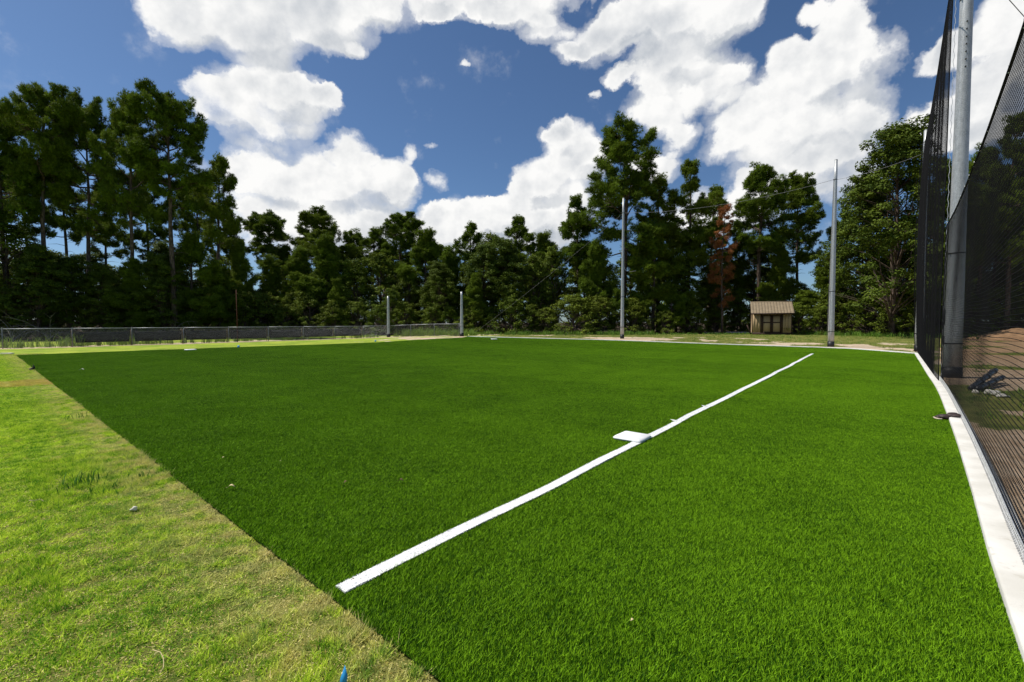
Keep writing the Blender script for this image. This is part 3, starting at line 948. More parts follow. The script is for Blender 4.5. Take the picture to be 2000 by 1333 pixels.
# ------------------------------------------------------------------ cables
def cable(name, a, b, sag, r, label, mt='cable', n=16):
    a, b = Vector(a), Vector(b)
    P = [a.lerp(b, i / n) - Vector((0, 0, sag * 4 * (i / n) * (1 - i / n))) for i in range(n + 1)]
    mb = MB(); o0 = P[0].copy()
    mb.tube([p - o0 for p in P], r, 6)
    for k in range(1, n, 3):                                           # rings threaded on the cable
        q = P[k] - o0
        mb.tube([q + Vector((0, 0, 0.0)), q - Vector((0, 0, 0.05))], r * 1.2, 5)
    o = mb.build(name, M[mt])
    o.location = o0
    tag(o, label, 'cable')
    return o
zc = 12.1 - 1.25
cable('steel_cable', (PD.x, PD.y, PD.z + zc), (PC.x - 0.1, PC.y, PC.z + zc), 0.55, 0.010, 'thin steel cable strung between the two tall grey poles at the far kerb')
cable('steel_cable', (PC.x + 0.1, PC.y, PC.z + zc), (PB.x, PB.y, zc + 0.05), 0.15, 0.009, 'thin steel cable from the pole by the shed to the tall black net', n=8)
ga = at(924, 52); ga.z += 0.05
cable('guy_wire', (PD.x, PD.y, PD.z + zc), ga, 0.25, 0.009, 'guy wire running from the pole by the tallest pine down to the wood edge')
gb = Vector((24.5, 13.0, 0.02))
cable('guy_wire', (PA.x + 0.1, PA.y, 12.0), gb, 0.2, 0.010, 'guy wire slanting down behind the near black net', n=12)
cable('guy_wire', (PC.x - 0.12, PC.y, PC.z + zc), (PC.x - 0.30, PC.y - 0.05, PC.z + 0.5), -0.0, 0.012, 'cable hanging down along the tall pole by the shed', n=6)

# ------------------------------------------------------------------ nets
def net(name, path, z0, ztop, cell, rrow, rcol, label, billow, seed, seg):
    """square-mesh net hung along a path; path: (n, 2) points; ztop(t) gives the height of its head rope"""
    rs = np.random.RandomState(seed)
    P = np.asarray(path)[:, :2]
    ln = np.concatenate([[0], np.cumsum(np.hypot(*np.diff(P, axis=0).T))])
    Lt = ln[-1]
    ph = rs.rand(8) * 6.28
    def surf(s, v):
        """s metres along, v 0..1 up"""
        x = np.interp(s, ln, P[:, 0]); y = np.interp(s, ln, P[:, 1])
        ii = np.clip(np.searchsorted(ln, s) - 1, 0, len(ln) - 2)
        tx = (P[ii + 1, 0] - P[ii, 0]) / (ln[ii + 1] - ln[ii]); ty = (P[ii + 1, 1] - P[ii, 1]) / (ln[ii + 1] - ln[ii])
        off = billow(s, v, ph)
        zt = ztop(s / Lt)
        z = z0 + (zt - z0) * v
        z = z + 0.05 * np.sin(s * 1.1 + ph[0] + v * 2.0) * v * (1 - v) * 1.3 + 0.012 * np.sin(s * 2.9 + ph[1]) * v * (1 - v)
        sx = 0.02 * np.sin(v * 9 + ph[2] + s)                         # strands wander sideways
        return np.stack([x + ty * off + tx * sx, y - tx * off + ty * sx, z], -1)
    e = empty(name, (float(P[0, 0]), float(P[0, 1]), 0))
    o0 = np.array([P[0, 0], P[0, 1], 0])
    tag(e, label, 'net', 'black safety nets along the kerb')
    nc = int(Lt / cell); nr = int((ztop(0.5) - z0) / cell)
    def strands(C, rad):
        """C: (k strands, m points, 3): 3-sided tubes"""
        k, m, _ = C.shape
        t = np.gradient(C, axis=1); t /= np.linalg.norm(t, axis=2)[..., None]
        up = np.array((0.35, -0.3, 0.88)); s = np.cross(t, up); s /= np.linalg.norm(s, axis=2)[..., None]
        w = np.cross(s, t)
        V = np.stack([C + (s * math.cos(a) + w * math.sin(a)) * rad for a in (0.5, 0.5 + 2 * PI / 3, 0.5 + 4 * PI / 3)], 2)   # k, m, 3, 3
        b = (np.arange(k)[:, None, None] * m + np.arange(m - 1)[None, :, None]) * 3 + np.arange(3)[None, None, :]
        b2 = (np.arange(k)[:, None, None] * m + np.arange(m - 1)[None, :, None]) * 3 + (np.arange(3)[None, None, :] + 1) % 3
        F = np.stack([b, b2, b2 + 3, b + 3], -1).reshape(-1, 4)
        return V.reshape(-1, 3), F
    mb = MB()
    m = max(8, nc // seg)
    S_, V_ = np.meshgrid(np.linspace(0, Lt, m), np.linspace(0, 1, nr + 1))
    v, f = strands(surf(S_, V_) - o0, rrow); mb.add(v, [f])
    m = max(8, nr // seg)
    V_, S_ = np.meshgrid(np.linspace(0, 1, m), np.linspace(0, Lt, nc + 1))
    v, f = strands(surf(S_, V_) - o0, rcol); mb.add(v, [f])
    nt = mb.build('netting', M['net'], e)
    # head rope, foot rope and the two side ropes
    s = np.linspace(0, Lt, 60)
    MB().tube(surf(s, np.ones(60)) - o0, 0.014, 6).build('head_rope', M['net'], e)
    MB().tube(surf(s, np.zeros(60)) - o0, 0.010, 6).build('foot_rope', M['net'], e)
    v = np.linspace(0, 1, 30)
    for q in (0.0, Lt): MB().tube(surf(np.full(30, q), v) - o0, 0.012, 6).build('side_rope', M['net'], e)
    # snap links that hold the head rope to its cable
    k = 0.45
    for q in np.arange(0.3, Lt, 0.9 if ztop(0.5) < 6 else 1.5):
        p = surf(np.array([q]), np.array([1.0]))[0] - o0
        MB().tube([p + (0, 0, 0.06), p + (0.012, 0, 0.03), p + (0, 0, -0.02)], 0.009, 5).build('snap_link', M['strip'], e)
    return e, surf, Lt

NL = offset_path(KR, 0.165)
iA = int(np.argmin(np.abs(NL[:, 1] - 12.0)))
i0 = int(np.argmin(np.abs(NL[:, 1] - 0.2)))
near_path = NL[i0:iA + 1]
far_path = offset_path(KR, 0.12)[iA:, :2]
fe_ = far_path[-1] - far_path[-3]; fe_ = fe_ / np.linalg.norm(fe_)
far_path = np.concatenate([far_path, far_path[-1:] + fe_ * 0.3 + np.array((-0.02, 0)), far_path[-1:] + fe_ * 0.6 + np.array((-0.10, 0))])
near_b = lambda s, v, ph: 0.02 * np.sin(s * 0.5 + ph[3]) * np.sin(v * PI) + 0.004 * np.sin(s * 2.1 + v * 4 + ph[4]) * np.sin(v * PI)
far_b = lambda s, v, ph: (0.012 * np.sin(s * 0.9 + ph[3]) + 0.0025 * np.sin(s * 4.3 + v * 1.5 + ph[4])) * np.clip(v * 6, 0, 1) * np.clip((1 - v) * 6, 0, 1) - 0.14 * np.sin(v * PI) ** 0.7 * np.clip(s / 9.0, 0, 1)
ne, nsurf, nL = net('safety_net', near_path, 0.10, lambda t: 4.06 + 0.10 * np.asarray(t) - 0.25 * 4 * np.asarray(t) * (1 - np.asarray(t)) * 0.25, 0.047, 0.0031, 0.0014, 'low near black net on the kerb, nearest the camera', near_b, 2, 2)
fe, fsurf, fL = net('safety_net', far_path, 0.09, lambda t: 10.75 - 0.35 * 4 * np.asarray(t) * (1 - np.asarray(t)), 0.045, 0.0017, 0.0014, 'tall black net hanging from the thick pole to the far corner', far_b, 4, 4)

# pale lashing line down the joint of the two nets
q = np.array(NL[iA]); jp = []
for k in range(120):
    z = 0.1 + k / 119 * 10.4
    jp.append((0.012 * math.cos(k * 1.9), 0.012 * math.sin(k * 1.9), z))
jo = MB().tube(jp, 0.006, 5).build('lashing_cord', M['strip'])
jo.location = (q[0] - 0.02, q[1] - 0.03, 0)
tag(jo, 'pale cord lashed up the joint between the two black nets', 'cord')
# ratchet hanging on the joint
ro = MB()
for z, w, hgt in ((0.18, 0.07, 0.16), (0.42, 0.05, 0.10), (1.15, 0.05, 0.24), (1.75, 0.05, 0.4)):
    ro.box((0, 0, z), (w, w * 0.7, hgt), 0.4, 0.008)
ro.tube([(0, 0, 0.07), (0.01, 0, 0.6), (-0.01, 0, 1.2), (0, 0, 2.0)], 0.008, 5)
roo = ro.build('ratchet_strap', M['dark']); roo.location = (q[0] - 0.07, q[1] - 0.10, 0)
tag(roo, 'black ratchet strap hanging at the foot of the joint of the nets', 'strap')

# strip of bright wire mesh standing along the kerb below the near net
def wire_strip():
    P = offset_path(KR, 0.150)
    a0 = int(np.argmin(np.abs(P[:, 1] - 0.5)))
    P = P[a0:iA + 1]
    ln = np.concatenate([[0], np.cumsum(np.hypot(*np.diff(P[:, :2], axis=0).T))])
    Lt = ln[-1]; hgt = 0.13; cell = 0.045
    e = empty('wire_mesh_strip', (float(P[0, 0]), float(P[0, 1]), 0.073))
    tag(e, 'bright galvanised wire mesh strip along the kerb under the near net', 'wire mesh')
    o0 = np.array((P[0, 0], P[0, 1], 0.0))
    def pt(s, z):
        return np.array([np.interp(s, ln, P[:, 0]) - 0.012 * z / hgt, np.interp(s, ln, P[:, 1]) + 0.012 * z / hgt, z]) - o0
    mb = MB()
    k = int(Lt / cell)
    for i in range(k):
        s = i * cell
        for dirn in (1, -1):
            pts = []
            for j in range(6):
                z = hgt * j / 5
                pts.append(pt(s + dirn * (z * 0.8) + (0 if dirn > 0 else 0), z) + np.array((0.004 * math.sin(j * 3.1), 0.004 * math.cos(j * 3.1), 0)))
            mb.tube(pts, 0.0030, 3, cap=False)
        a = pt(s, 0.0); mb.tube([a + (0.0, 0, 0.0), a + (-0.012, 0.010, 0.018)], 0.003, 3, cap=False)
    mb.build('mesh', M['strip'], e)
    ss_ = np.linspace(0, Lt, 80)
    MB().tube([pt(q_, hgt) for q_ in ss_], 0.004, 5).build('top_wire', M['strip'], e)
    return e
wire_strip()

# ------------------------------------------------------------------ chain-link fence
def chain_panel(length, h, r):
    """diagonal wires crossing, in the local x-z plane"""
    mb = MB()
    st = 0.075
    for d in (1, -1):
        for i in range(int(-h / st) - 1, int((length + h) / st) + 2):
            x0 = i * st
            a, b = (x0, 0.0), (x0 + d * h, h)
            # clip to the panel
            t0, t1 = 0.0, 1.0
            dx = b[0] - a[0]
            ta, tb2 = sorted(((0 - a[0]) / dx, (length - a[0]) / dx))
            t0, t1 = max(t0, ta), min(t1, tb2)
            if t1 - t0 < 0.01: continue
            pa = (a[0] + dx * t0, d * 0.003, h * t0); pb = (a[0] + dx * t1, d * 0.003, h * t1)
            mb.tube([pa, pb], r, 3, cap=False)
    for i in range(int(length / st)):                                   # twisted barbs above the rail
        x0 = (i + 0.5) * st
        mb.tube([(x0 - 0.012, 0, h - 0.03), (x0, 0, h + 0.035), (x0 + 0.012, 0, h - 0.03)], r, 3, cap=False)
    return mb
def fence(pts, label, skip_last=False):
    e = empty('chain_link_fence', pts[0])
    tag(e, label, 'fence', 'chain-link fences')
    h = 1.22
    post_me = None
    panel_me = None
    base0 = pts[0]
    for i, p in enumerate(pts):
        if skip_last and i == len(pts) - 1: pass
        if post_me is None:
            mb = MB(); mb.tube([(0, 0, -0.05), (0, 0, h + 0.02)], 0.025, 10); mb.tube([(0, 0, h + 0.02), (0, 0, h + 0.06)], [0.032, 0.014], 10)
            po = mb.build('post', M['wire'], e); post_me = po.data
        else:
            po = link('post', post_me, None, e)
        po.location = p - base0
    for a, b in zip(pts[:-1], pts[1:]):
        d = b - a
        L = math.hypot(d.x, d.y)
        if panel_me is None:
            pn = chain_panel(L, h - 0.06, 0.0027).build('wire_mesh_panel', M['wire'], e); panel_me = pn.data
        else:
            pn = link('wire_mesh_panel', panel_me, None, e)
        off = Vector((d.y, -d.x, 0)).normalized() * 0.035
        pn.location = a - base0 + off + Vector((0, 0, 0.05))
        pn.rotation_euler = (0, -math.atan2(d.z, L), math.atan2(d.y, d.x))
        rl = MB(); rl.tube([a - base0 + Vector((0, 0, h)), b - base0 + Vector((0, 0, h))], 0.022, 8); rl.build('top_rail', M['galv'], e)
    return e
fence(FP, 'long chain-link fence running along the left side below the dark pines')
fence(FQ, 'short chain-link fence between the two short thick poles')

# black fabric behind the long fence
fdir = Vector((1.97, 2.36, 0)).normalized(); fn = Vector((-fdir.y, fdir.x, 0))
we = empty('windscreen', FP[2] + fn * 0.30)
tag(we, 'low black fabric screen just behind the long chain-link fence', 'screen')
rs = np.random.RandomState(31)
for i in range(2, len(FP) - 2):
    a = Vector((0, 0, 0)) + fdir * (3.07 * (i - 2) + 0.16 + 0.1 * rs.rand())
    L = 3.07 - 0.30
    n = 12
    V = []
    for k in range(n + 1):
        for z in (0.26, 0.50, 0.74, 0.98):
            sag = 0.03 * math.sin(k / n * PI) * (z > 0.9)
            o = 0.04 * math.sin(k * 1.3 + i) * (1 - abs(z - 0.6)) + 0.02 * rs.randn()
            V.append(a + fdir * (L * k / n) + fn * o + Vector((0, 0, z - sag)))
    V = np.array(V)
    F = [np.array([(k * 4 + j, k * 4 + 4 + j, k * 4 + 5 + j, k * 4 + 1 + j) for k in range(n) for j in range(3)])]
    o = MB().add(V, F).build('fabric_panel', M['screen'], we)
    so = o.modifiers.new('thickness', 'SOLIDIFY'); so.thickness = 0.004
for i in range(2, len(FP) - 1):
    s = fdir * (3.07 * (i - 2))
    MB().tube([s + Vector((0, 0, -0.05)), s + Vector((0, 0, 1.12))], 0.022, 6).build('stake', M['deadwood'], we)

# ------------------------------------------------------------------ shed
def shed():
    c = at(1504, 51.5)
    rz = R(-25)
    e = empty('shed', c, rz)
    tag(e, 'tan wooden garden shed with brown doors at the wood edge', 'shed')
    W, D, Hh = 3.75, 2.9, 2.3
    zf = 0.20
    th = 0.06
    # walls in boards: front wall pieces either side of the doors, sides, back
    def boards(x0, x1, y, z0, z1, nrm):
        n = max(1, int(round(abs(x1 - x0) / 0.30)))
        w = (x1 - x0) / n
        for i in range(n):
            b = MB().box((x0 + (i + 0.5) * w, y, (z0 + z1) / 2), (w - 0.012, th * (0.9 + 0.1 * (i % 2)), z1 - z0)); b.build('plank', M['siding'], wf)
    wf = MB().box((0, -D / 2 + 0.05, zf + Hh / 2), (W - 0.1, 0.05, Hh)).build('front_wall', M['siding'], e)
    boards(-W / 2 + 0.02, -1.02, -D / 2, zf, zf + Hh, -1); boards(1.02, W / 2 - 0.02, -D / 2, zf, zf + Hh, -1)
    boards(-1.02, 1.02, -D / 2, zf + 2.05, zf + Hh, -1)
    gy = D / 2
    for sx in (-1, 1):
        mb = MB()
        x = sx * (W / 2 - 0.03)
        v = []
        for xx in (x - 0.03, x + 0.03):
            v += [(xx, -gy + 0.09, zf), (xx, gy - 0.03, zf), (xx, gy - 0.03, zf + Hh), (xx, 0.0, zf + Hh + 1.06), (xx, -gy + 0.09, zf + Hh)]
        mb.add(v, [(0, 1, 2, 3, 4), (9, 8, 7, 6, 5)] + [(i, (i + 1) % 5, 5 + (i + 1) % 5, 5 + i) for i in range(5)])
        mb.build('side_wall', M['siding'], e)
        for yy in (-gy + 0.02, gy - 0.02):
            MB().box((sx * (W / 2 + 0.012), yy, zf + Hh / 2), (0.09, 0.09, Hh), 0, 0.01).build('corner_trim', M['trim'], e)
    MB().box((0, gy - 0.02, zf + Hh / 2), (W - 0.15, 0.05, Hh)).build('back_wall', M['siding'], e)
    # two doors with brown frames
    for sx in (-1, 1):
        d = MB().box((sx * 0.47, -D / 2 - 0.01, zf + 1.0), (0.88, 0.05, 1.94)).build('door', M['siding'], e)
        for (px, pz, w, hh) in ((sx * 0.07, 1.0, 0.14, 1.98), (sx * 0.87, 1.0, 0.14, 1.98), (sx * 0.47, 0.07, 0.66, 0.14), (sx * 0.47, 1.15, 0.66, 0.12), (sx * 0.47, 1.92, 0.66, 0.14)):
            MB().box((px, -D / 2 - 0.05, zf + pz), (w, 0.03, hh)).build('frame_board', M['trim'], d)
        MB().box((sx * 0.10, -D / 2 - 0.08, zf + 0.95), (0.04, 0.04, 0.16), 0, 0.006).build('handle', M['dark'], d)
    for sx in (-1, 1):
        MB().box((sx * 1.02, -D / 2 - 0.045, zf + 1.03), (0.10, 0.04, 2.06)).build('door_jamb', M['trim'], e)
    MB().box((0, -D / 2 - 0.045, zf + 2.12), (2.14, 0.04, 0.12)).build('lintel', M['trim'], e)
    MB().box((0, -D / 2 + 0.0, zf - 0.08), (W, 0.12, 0.22)).build('skirt_board', M['trim'], e)
    for yy in (-0.9, 0.9):
        MB().box((0, yy, 0.06), (W - 0.2, 0.14, 0.12)).build('skid', M['trim'], e)
    # roof: two slopes of overlapping shingle courses, deep eave to the front
    ridge = (0.0, zf + Hh + 1.16)
    for s, eave in ((-1, (-D / 2 - 0.78, zf + Hh - 0.14)), (1, (D / 2 + 0.3, zf + Hh + 0.28))):
        y0, z0 = eave; y1, z1 = ridge[0], ridge[1]
        hw = W / 2 + 0.18
        t = 0.09
        mb = MB()
        v = [(-hw, y0, z0), (hw, y0, z0), (hw, y1, z1), (-hw, y1, z1), (-hw, y0, z0 - t), (hw, y0, z0 - t), (hw, y1, z1 - t), (-hw, y1, z1 - t)]
        mb.add(v, [(0, 1, 2, 3), (7, 6, 5, 4), (0, 4, 5, 1), (1, 5, 6, 2), (3, 2, 6, 7), (0, 3, 7, 4)])
        rf = mb.build('roof', M['trim'], e)
        nrow = 11
        rr = random.Random(4 + s)
        for r in range(nrow):
            f0, f1 = r / nrow, min(1.0, (r + 1.25) / nrow)
            nt = 14
            cm = MB()
            for k in range(nt):
                xa = -hw + 2 * hw * k / nt; xb = -hw + 2 * hw * (k + 1) / nt - 0.006
                l0 = 0.035 + 0.006 * rr.random()
                ya, za = y0 + (y1 - y0) * f0, z0 + (z1 - z0) * f0; yb, zb = y0 + (y1 - y0) * f1, z0 + (z1 - z0) * f1
                tn = 0.92 + 0.16 * rr.random()
                cm.add([(xa, ya, za + 0.006), (xb, ya, za + 0.006), (xb, ya, za + l0), (xa, ya, za + l0), (xa, yb, zb + 0.012), (xb, yb, zb + 0.012)], [(0, 1, 2, 3), (3, 2, 5, 4), (0, 3, 4), (1, 5, 2)], tn)
            cm.build('shingle_course', M['shingle'], rf)
    MB().tube([(-W / 2 - 0.18, 0, ridge[1] + 0.02), (W / 2 + 0.18, 0, ridge[1] + 0.02)], 0.06, 6).build('ridge_cap', M['shingle'], e)
    MB().box((0, -D / 2 - 0.795, zf + Hh - 0.19), (W + 0.36, 0.03, 0.14)).build('fascia', M['trim'], e)
    return e
SHED = shed()
# plank leaning at the shed's left corner
lp = at(1466.5, 51.2)
lo = MB().box((0, 0, 0.55), (0.12, 0.05, 1.25)).build('leaning_plank', M['trim']); lo.location = lp; lo.rotation_euler = (R(8), R(-22), R(-20))
tag(lo, 'dark plank leaning at the left corner of the tan shed', 'plank')

# ------------------------------------------------------------------ trees
def unit(rs, n):
    v = rs.randn(n, 3)
    return v / np.linalg.norm(v, axis=1)[:, None]

def tufts(rs, C, D, T, nn=9, ln=0.34, wd=0.05, spread=1.05, Nn=None):
    """needle bundles: at C pointing D"""
    n = len(C)
    d = D[:, None, :] + spread * unit(rs, n * nn).reshape(n, nn, 3)
    d /= np.linalg.norm(d, axis=2)[..., None]
    l = ln * (0.7 + 0.6 * rs.rand(n, nn, 1))
    s = np.cross(d, Nn[:, None, :] + 0.55 * unit(rs, n * nn).reshape(n, nn, 3)); s /= np.linalg.norm(s, axis=2)[..., None] + 1e-9
    c = C[:, None, :] + 0.02 * rs.randn(n, nn, 3)
    a = c - s * wd / 2; b = c + s * wd / 2; tp = c + d * l
    V = np.stack([a, b, tp], 2).reshape(-1, 3)
    t = np.repeat(T, nn * 3)
    return V, np.arange(len(V)).reshape(-1, 3), t

def leaves(rs, C, out, T, size):
    n = len(C)
    nrm = out + 0.9 * unit(rs, n) + np.array((0, 0, 0.5))
    nrm /= np.linalg.norm(nrm, axis=1)[:, None]
    a = np.cross(nrm, unit(rs, n)); a /= np.linalg.norm(a, axis=1)[:, None] + 1e-9
    b = np.cross(nrm, a)
    s = size * (0.6 + 0.8 * rs.rand(n, 1))
    V = np.stack([C - a * s * 0.6, C - b * s * 0.34 - nrm * s * 0.05, C + a * s * 0.6 - nrm * s * 0.12, C + b * s * 0.34 - nrm * s * 0.05], 1).reshape(-1, 3)
    return V, np.arange(len(V)).reshape(-1, 4), np.repeat(T, 4)

def bend(rs, H_, n=9, amt=0.012):
    z = np.linspace(0, H_, n)
    x = np.cumsum(rs.randn(n)) * amt * H_ / 3; y = np.cumsum(rs.randn(n)) * amt * H_ / 3
    x -= x[0]; y -= y[0]
    return np.stack([x, y, z], 1)

def make_pine(seed, base=0.42, width=4.3, nl=36, fullness=1.0, topw=0.22, H_=24.0, droop=0.0, dead=0.0, r0=0.27):
    rs = np.random.RandomState(seed)
    tr, cr = MB(), MB()
    T = bend(rs, H_ * 0.97)
    zz = np.linspace(0, 1, len(T))
    tr.tube(T, r0 * (1 - zz) ** 0.8 + 0.03, 8)
    def tp(z): return np.array([np.interp(z, T[:, 2], T[:, 0]), np.interp(z, T[:, 2], T[:, 1]), z])
    az = rs.rand() * 6
    CC, DD, TT, NN = [], [], [], []
    side = 1 + 0.25 * np.sin(np.arange(8) * 1.7 + rs.rand() * 6)          # lopsided crowns
    for i in range(nl):
        f = (i + 0.5 * rs.rand()) / nl
        t = f ** 0.9
        z = H_ * (base + (0.965 - base) * min(1.0, max(0.0, t + 0.03 * rs.randn())))
        az += 2.4 + 0.5 * rs.randn()
        prof = topw + (1 - topw) * (1 - t ** 1.9)
        prof *= 0.72 + 0.28 * min(1, t / 0.25)
        L = width * prof * (0.62 + 0.55 * rs.rand()) * side[int(az / 6.2832 * 8) % 8]
        el = R(6 + 46 * t + 17 * rs.randn()) - droop
        p0 = tp(z)
        dh = np.array((math.cos(az), math.sin(az), 0))
        k = 6
        pts = [p0]
        for j in range(1, k + 1):
            e2 = el + R(26) * (j / k - 0.35)
            pts.append(pts[-1] + (dh * math.cos(e2) + np.array((0, 0, math.sin(e2)))) * L / k + rs.randn(3) * 0.035 * L)
        pts = np.array(pts)
        tr.tube(pts, np.linspace(0.028 + 0.012 * L, 0.012, k + 1), 5, cap=False)
        ncl = max(5, int(L * 5.2 * fullness + rs.rand()))
        perp = np.cross(dh, (0, 0, 1.0))
        for c in range(ncl):
            sN = min(1.0, 0.30 + 0.72 * (c + rs.rand() * 0.9) / ncl)
            if rs.rand() < dead: continue
            b = np.array([np.interp(sN * k, np.arange(k + 1), pts[:, q]) for q in range(3)])
            reach = (0.55 * L * (1.18 - sN) + 0.15) * (0.35 + 0.65 * rs.rand()) * (1 if c % 2 else -1)
            lat = perp * reach + dh * abs(reach) * 0.45 + np.array((0, 0, 0.25 * abs(reach) + 0.34 * rs.randn()))
            cc = b + lat
            tr.tube([b, b + lat * 0.55 + np.array((0, 0, -0.05)), cc], [0.018, 0.013, 0.006], 3, cap=False)
            for (q_, r) in ((cc, 0.27 + 0.20 * rs.rand()), (b + lat * 0.5, 0.20 + 0.14 * rs.rand())):
                n = int(150 * r * r * fullness) + 5
                o = unit(rs, n) * (rs.rand(n, 1) ** 0.5)
                CC.append(q_ + o * np.array((r, r, r * 0.95)))
                dd = o * 0.8 + np.array((0, 0, 0.7)) + dh * 0.35
                DD.append(dd / np.linalg.norm(dd, axis=1)[:, None]); NN.append(o * 0.7 + np.array((0, 0, 0.75)))
                TT.append(np.full(n, 1 + 0.17 * rs.randn()) + 0.14 * rs.randn(n))
    # leader
    for c in range(5):
        cc = tp(H_ * (0.93 + 0.016 * c)) + rs.randn(3) * (0.35, 0.35, 0.1)
        n = 46
        o = unit(rs, n) * (rs.rand(n, 1) ** 0.5)
        CC.append(cc + o * np.array((0.62, 0.62, 0.5))); dd = o * 0.8 + np.array((0, 0, 0.8)); DD.append(dd / np.linalg.norm(dd, axis=1)[:, None]); TT.append(np.full(n, 1 + 0.15 * rs.randn())); NN.append(o * 0.7 + np.array((0, 0, 0.75)))
    # bare stubs and dead limbs under the crown
    for c in range(9):
        z = H_ * (0.2 + (base - 0.2) * rs.rand())
        a = rs.rand() * 6.28; L = 0.5 + 1.6 * rs.rand()
        p0 = tp(z); d = np.array((math.cos(a), math.sin(a), 0.15))
        tr.tube([p0, p0 + d * L * 0.5, p0 + d * L + np.array((0, 0, -0.15 * L))], [0.03, 0.022, 0.008], 4, cap=False)
    C, D, TT = np.concatenate(CC), np.concatenate(DD), np.concatenate(TT)
    v, f, t = tufts(rs, C, D, TT, 9, 0.27, 0.042, 1.05, np.concatenate(NN))
    cr.add(v, [f], t)
    return tr.mesh('pine_trunk'), cr.mesh('pine_crown'), H_

def make_broadleaf(seed, H_=18.0, low=0.16, rw=0.23, ncl=430, per=150, size=0.165, clr=0.72, taper=0.35):
    rs = np.random.RandomState(seed)
    tr, cr = MB(), MB()
    T = bend(rs, H_ * 0.92, 9, 0.014)
    zz = np.linspace(0, 1, len(T))
    tr.tube(T, 0.011 * H_ * (1 - zz) ** 0.9 + 0.025, 8)
    def tp(z): return np.array([np.interp(z, T[:, 2], T[:, 0]), np.interp(z, T[:, 2], T[:, 1]), z])
    lob = rs.rand(6) * 6.28
    CC, OO, TT = [], [], []
    # a handful of leaders, each with its own small crown, so that no outline is a smooth dome
    nsub = 7
    subs = []
    for i in range(nsub):
        a = i * 2.4 + rs.rand(); zt = 0.42 + 0.58 * ((i + 0.6) / nsub) * (0.9 + 0.1 * rs.rand())
        rr = H_ * rw * (0.75 * (1 - zt) + 0.12) * 1.15
        c = tp(H_ * min(zt, 0.98)) + np.array((math.cos(a) * rr, math.sin(a) * rr, 0))
        subs.append(c)
        p0 = tp(H_ * 0.10 + 0.35 * H_ * zt * rs.rand())
        tr.tube([p0, p0 * 0.5 + c * 0.5 + np.array((math.cos(a), math.sin(a), 0)) * 0.15 * rr, c], [0.006 * H_ + 0.01, 0.04, 0.012], 5, cap=False)
    for i in range(ncl):
        t = rs.rand() ** 0.85
        z = H_ * (low + (0.97 - low) * t)
        a = rs.rand() * 6.28
        if i % 3 == 0:
            c0 = subs[rs.randint(nsub)]
            cc = c0 + unit(rs, 1)[0] * np.array((1, 1, 1.3)) * H_ * 0.085 * rs.rand() ** 0.5
            cc[2] = min(cc[2], H_ * 0.99)
            rr = 0.5
        else:
            env = (math.sin(PI * (0.12 + 0.86 * t) ** 0.85)) ** 0.6 * (1 - taper * t)
            env *= 1 + 0.30 * math.sin(2 * a + lob[0] + 5 * t) + 0.24 * math.sin(3 * a + lob[1] - 9 * t) + 0.16 * math.sin(5 * a + lob[2] + 14 * t)
            rr = H_ * rw * env * (0.35 + 0.65 * rs.rand() ** 0.5)
            cc = tp(z) + np.array((math.cos(a) * rr, math.sin(a) * rr, 0))
            if i % 2 == 0:
                p0 = tp(max(H_ * 0.06, z - 0.55 * rr - 0.4)); mid = p0 * 0.5 + cc * 0.5 + np.array((0, 0, 0.12 * rr))
                tr.tube([p0, mid, cc], [0.02 + 0.012 * rr, 0.03, 0.01], 4, cap=False)
        r = clr * (0.45 + 0.7 * rs.rand())
        n = int(per * (0.5 + 0.9 * rs.rand()) * (r / clr))
        o = unit(rs, n) * (rs.rand(n, 1) ** 0.5)
        P = cc + o * np.array((r, r, r * 0.72))
        out = o + np.array((math.cos(a), math.sin(a), 0)) * 0.3 + np.array((0, 0, 0.35))
        CC.append(P); OO.append(out); TT.append(np.full(n, 1 + 0.18 * rs.randn()) + 0.14 * rs.randn(n))
    C, O, TT = np.concatenate(CC), np.concatenate(OO), np.concatenate(TT)
    keep = C[:, 2] > 0.05
    v, f, t = leaves(rs, C[keep], O[keep], TT[keep], size)
    cr.add(v, [f], t)
    return tr.mesh('tree_trunk'), cr.mesh('tree_crown'), H_

PINES = [make_pine(11, 0.46, 4.4, 30), make_pine(12, 0.38, 4.9, 34), make_pine(13, 0.50, 4.0, 27, 1.0), make_pine(14, 0.32, 4.6, 38, 0.9, 0.18),
         make_pine(15, 0.56, 4.6, 24, 1.1, 0.5), make_pine(16, 0.24, 4.2, 42, 0.95, 0.16), make_pine(17, 0.46, 5.2, 29, 1.05, 0.45)]
YOUNG = [make_pine(21, 0.06, 3.4, 46, 1.0, 0.10, 14.0, 0.0, 0, 0.16), make_pine(22, 0.10, 3.0, 40, 1.05, 0.12, 14.0, 0.0, 0, 0.15)]
BROAD = [make_broadleaf(31), make_broadleaf(32, rw=0.27, low=0.10, taper=0.5), make_broadleaf(33, rw=0.2, low=0.22)]
UNDER = [make_broadleaf(41, 9.0, 0.02, 0.32, 200, 95, 0.145, 0.55, 0.45), make_broadleaf(42, 9.0, 0.03, 0.26, 170, 95, 0.14, 0.52, 0.3),
         make_broadleaf(43, 9.0, 0.0, 0.40, 230, 90, 0.13, 0.52, 0.55), make_broadleaf(44, 9.0, 0.05, 0.27, 150, 90, 0.155, 0.5, 0.35)]
BUSH = [make_broadleaf(51, 4.0, 0.0, 0.55, 190, 60, 0.10, 0.36, 0.5), make_broadleaf(52, 4.0, 0.0, 0.48, 160, 60, 0.11, 0.34, 0.35)]
DEADPINE = make_pine(61, 0.22, 2.4, 34, 0.7, 0.35, 20.0, 0.1, 0.45, 0.17)
for me in (DEADPINE[1],): me.materials.append(M['rust_needles'])
DEADPINE[0].materials.append(M['bark'])
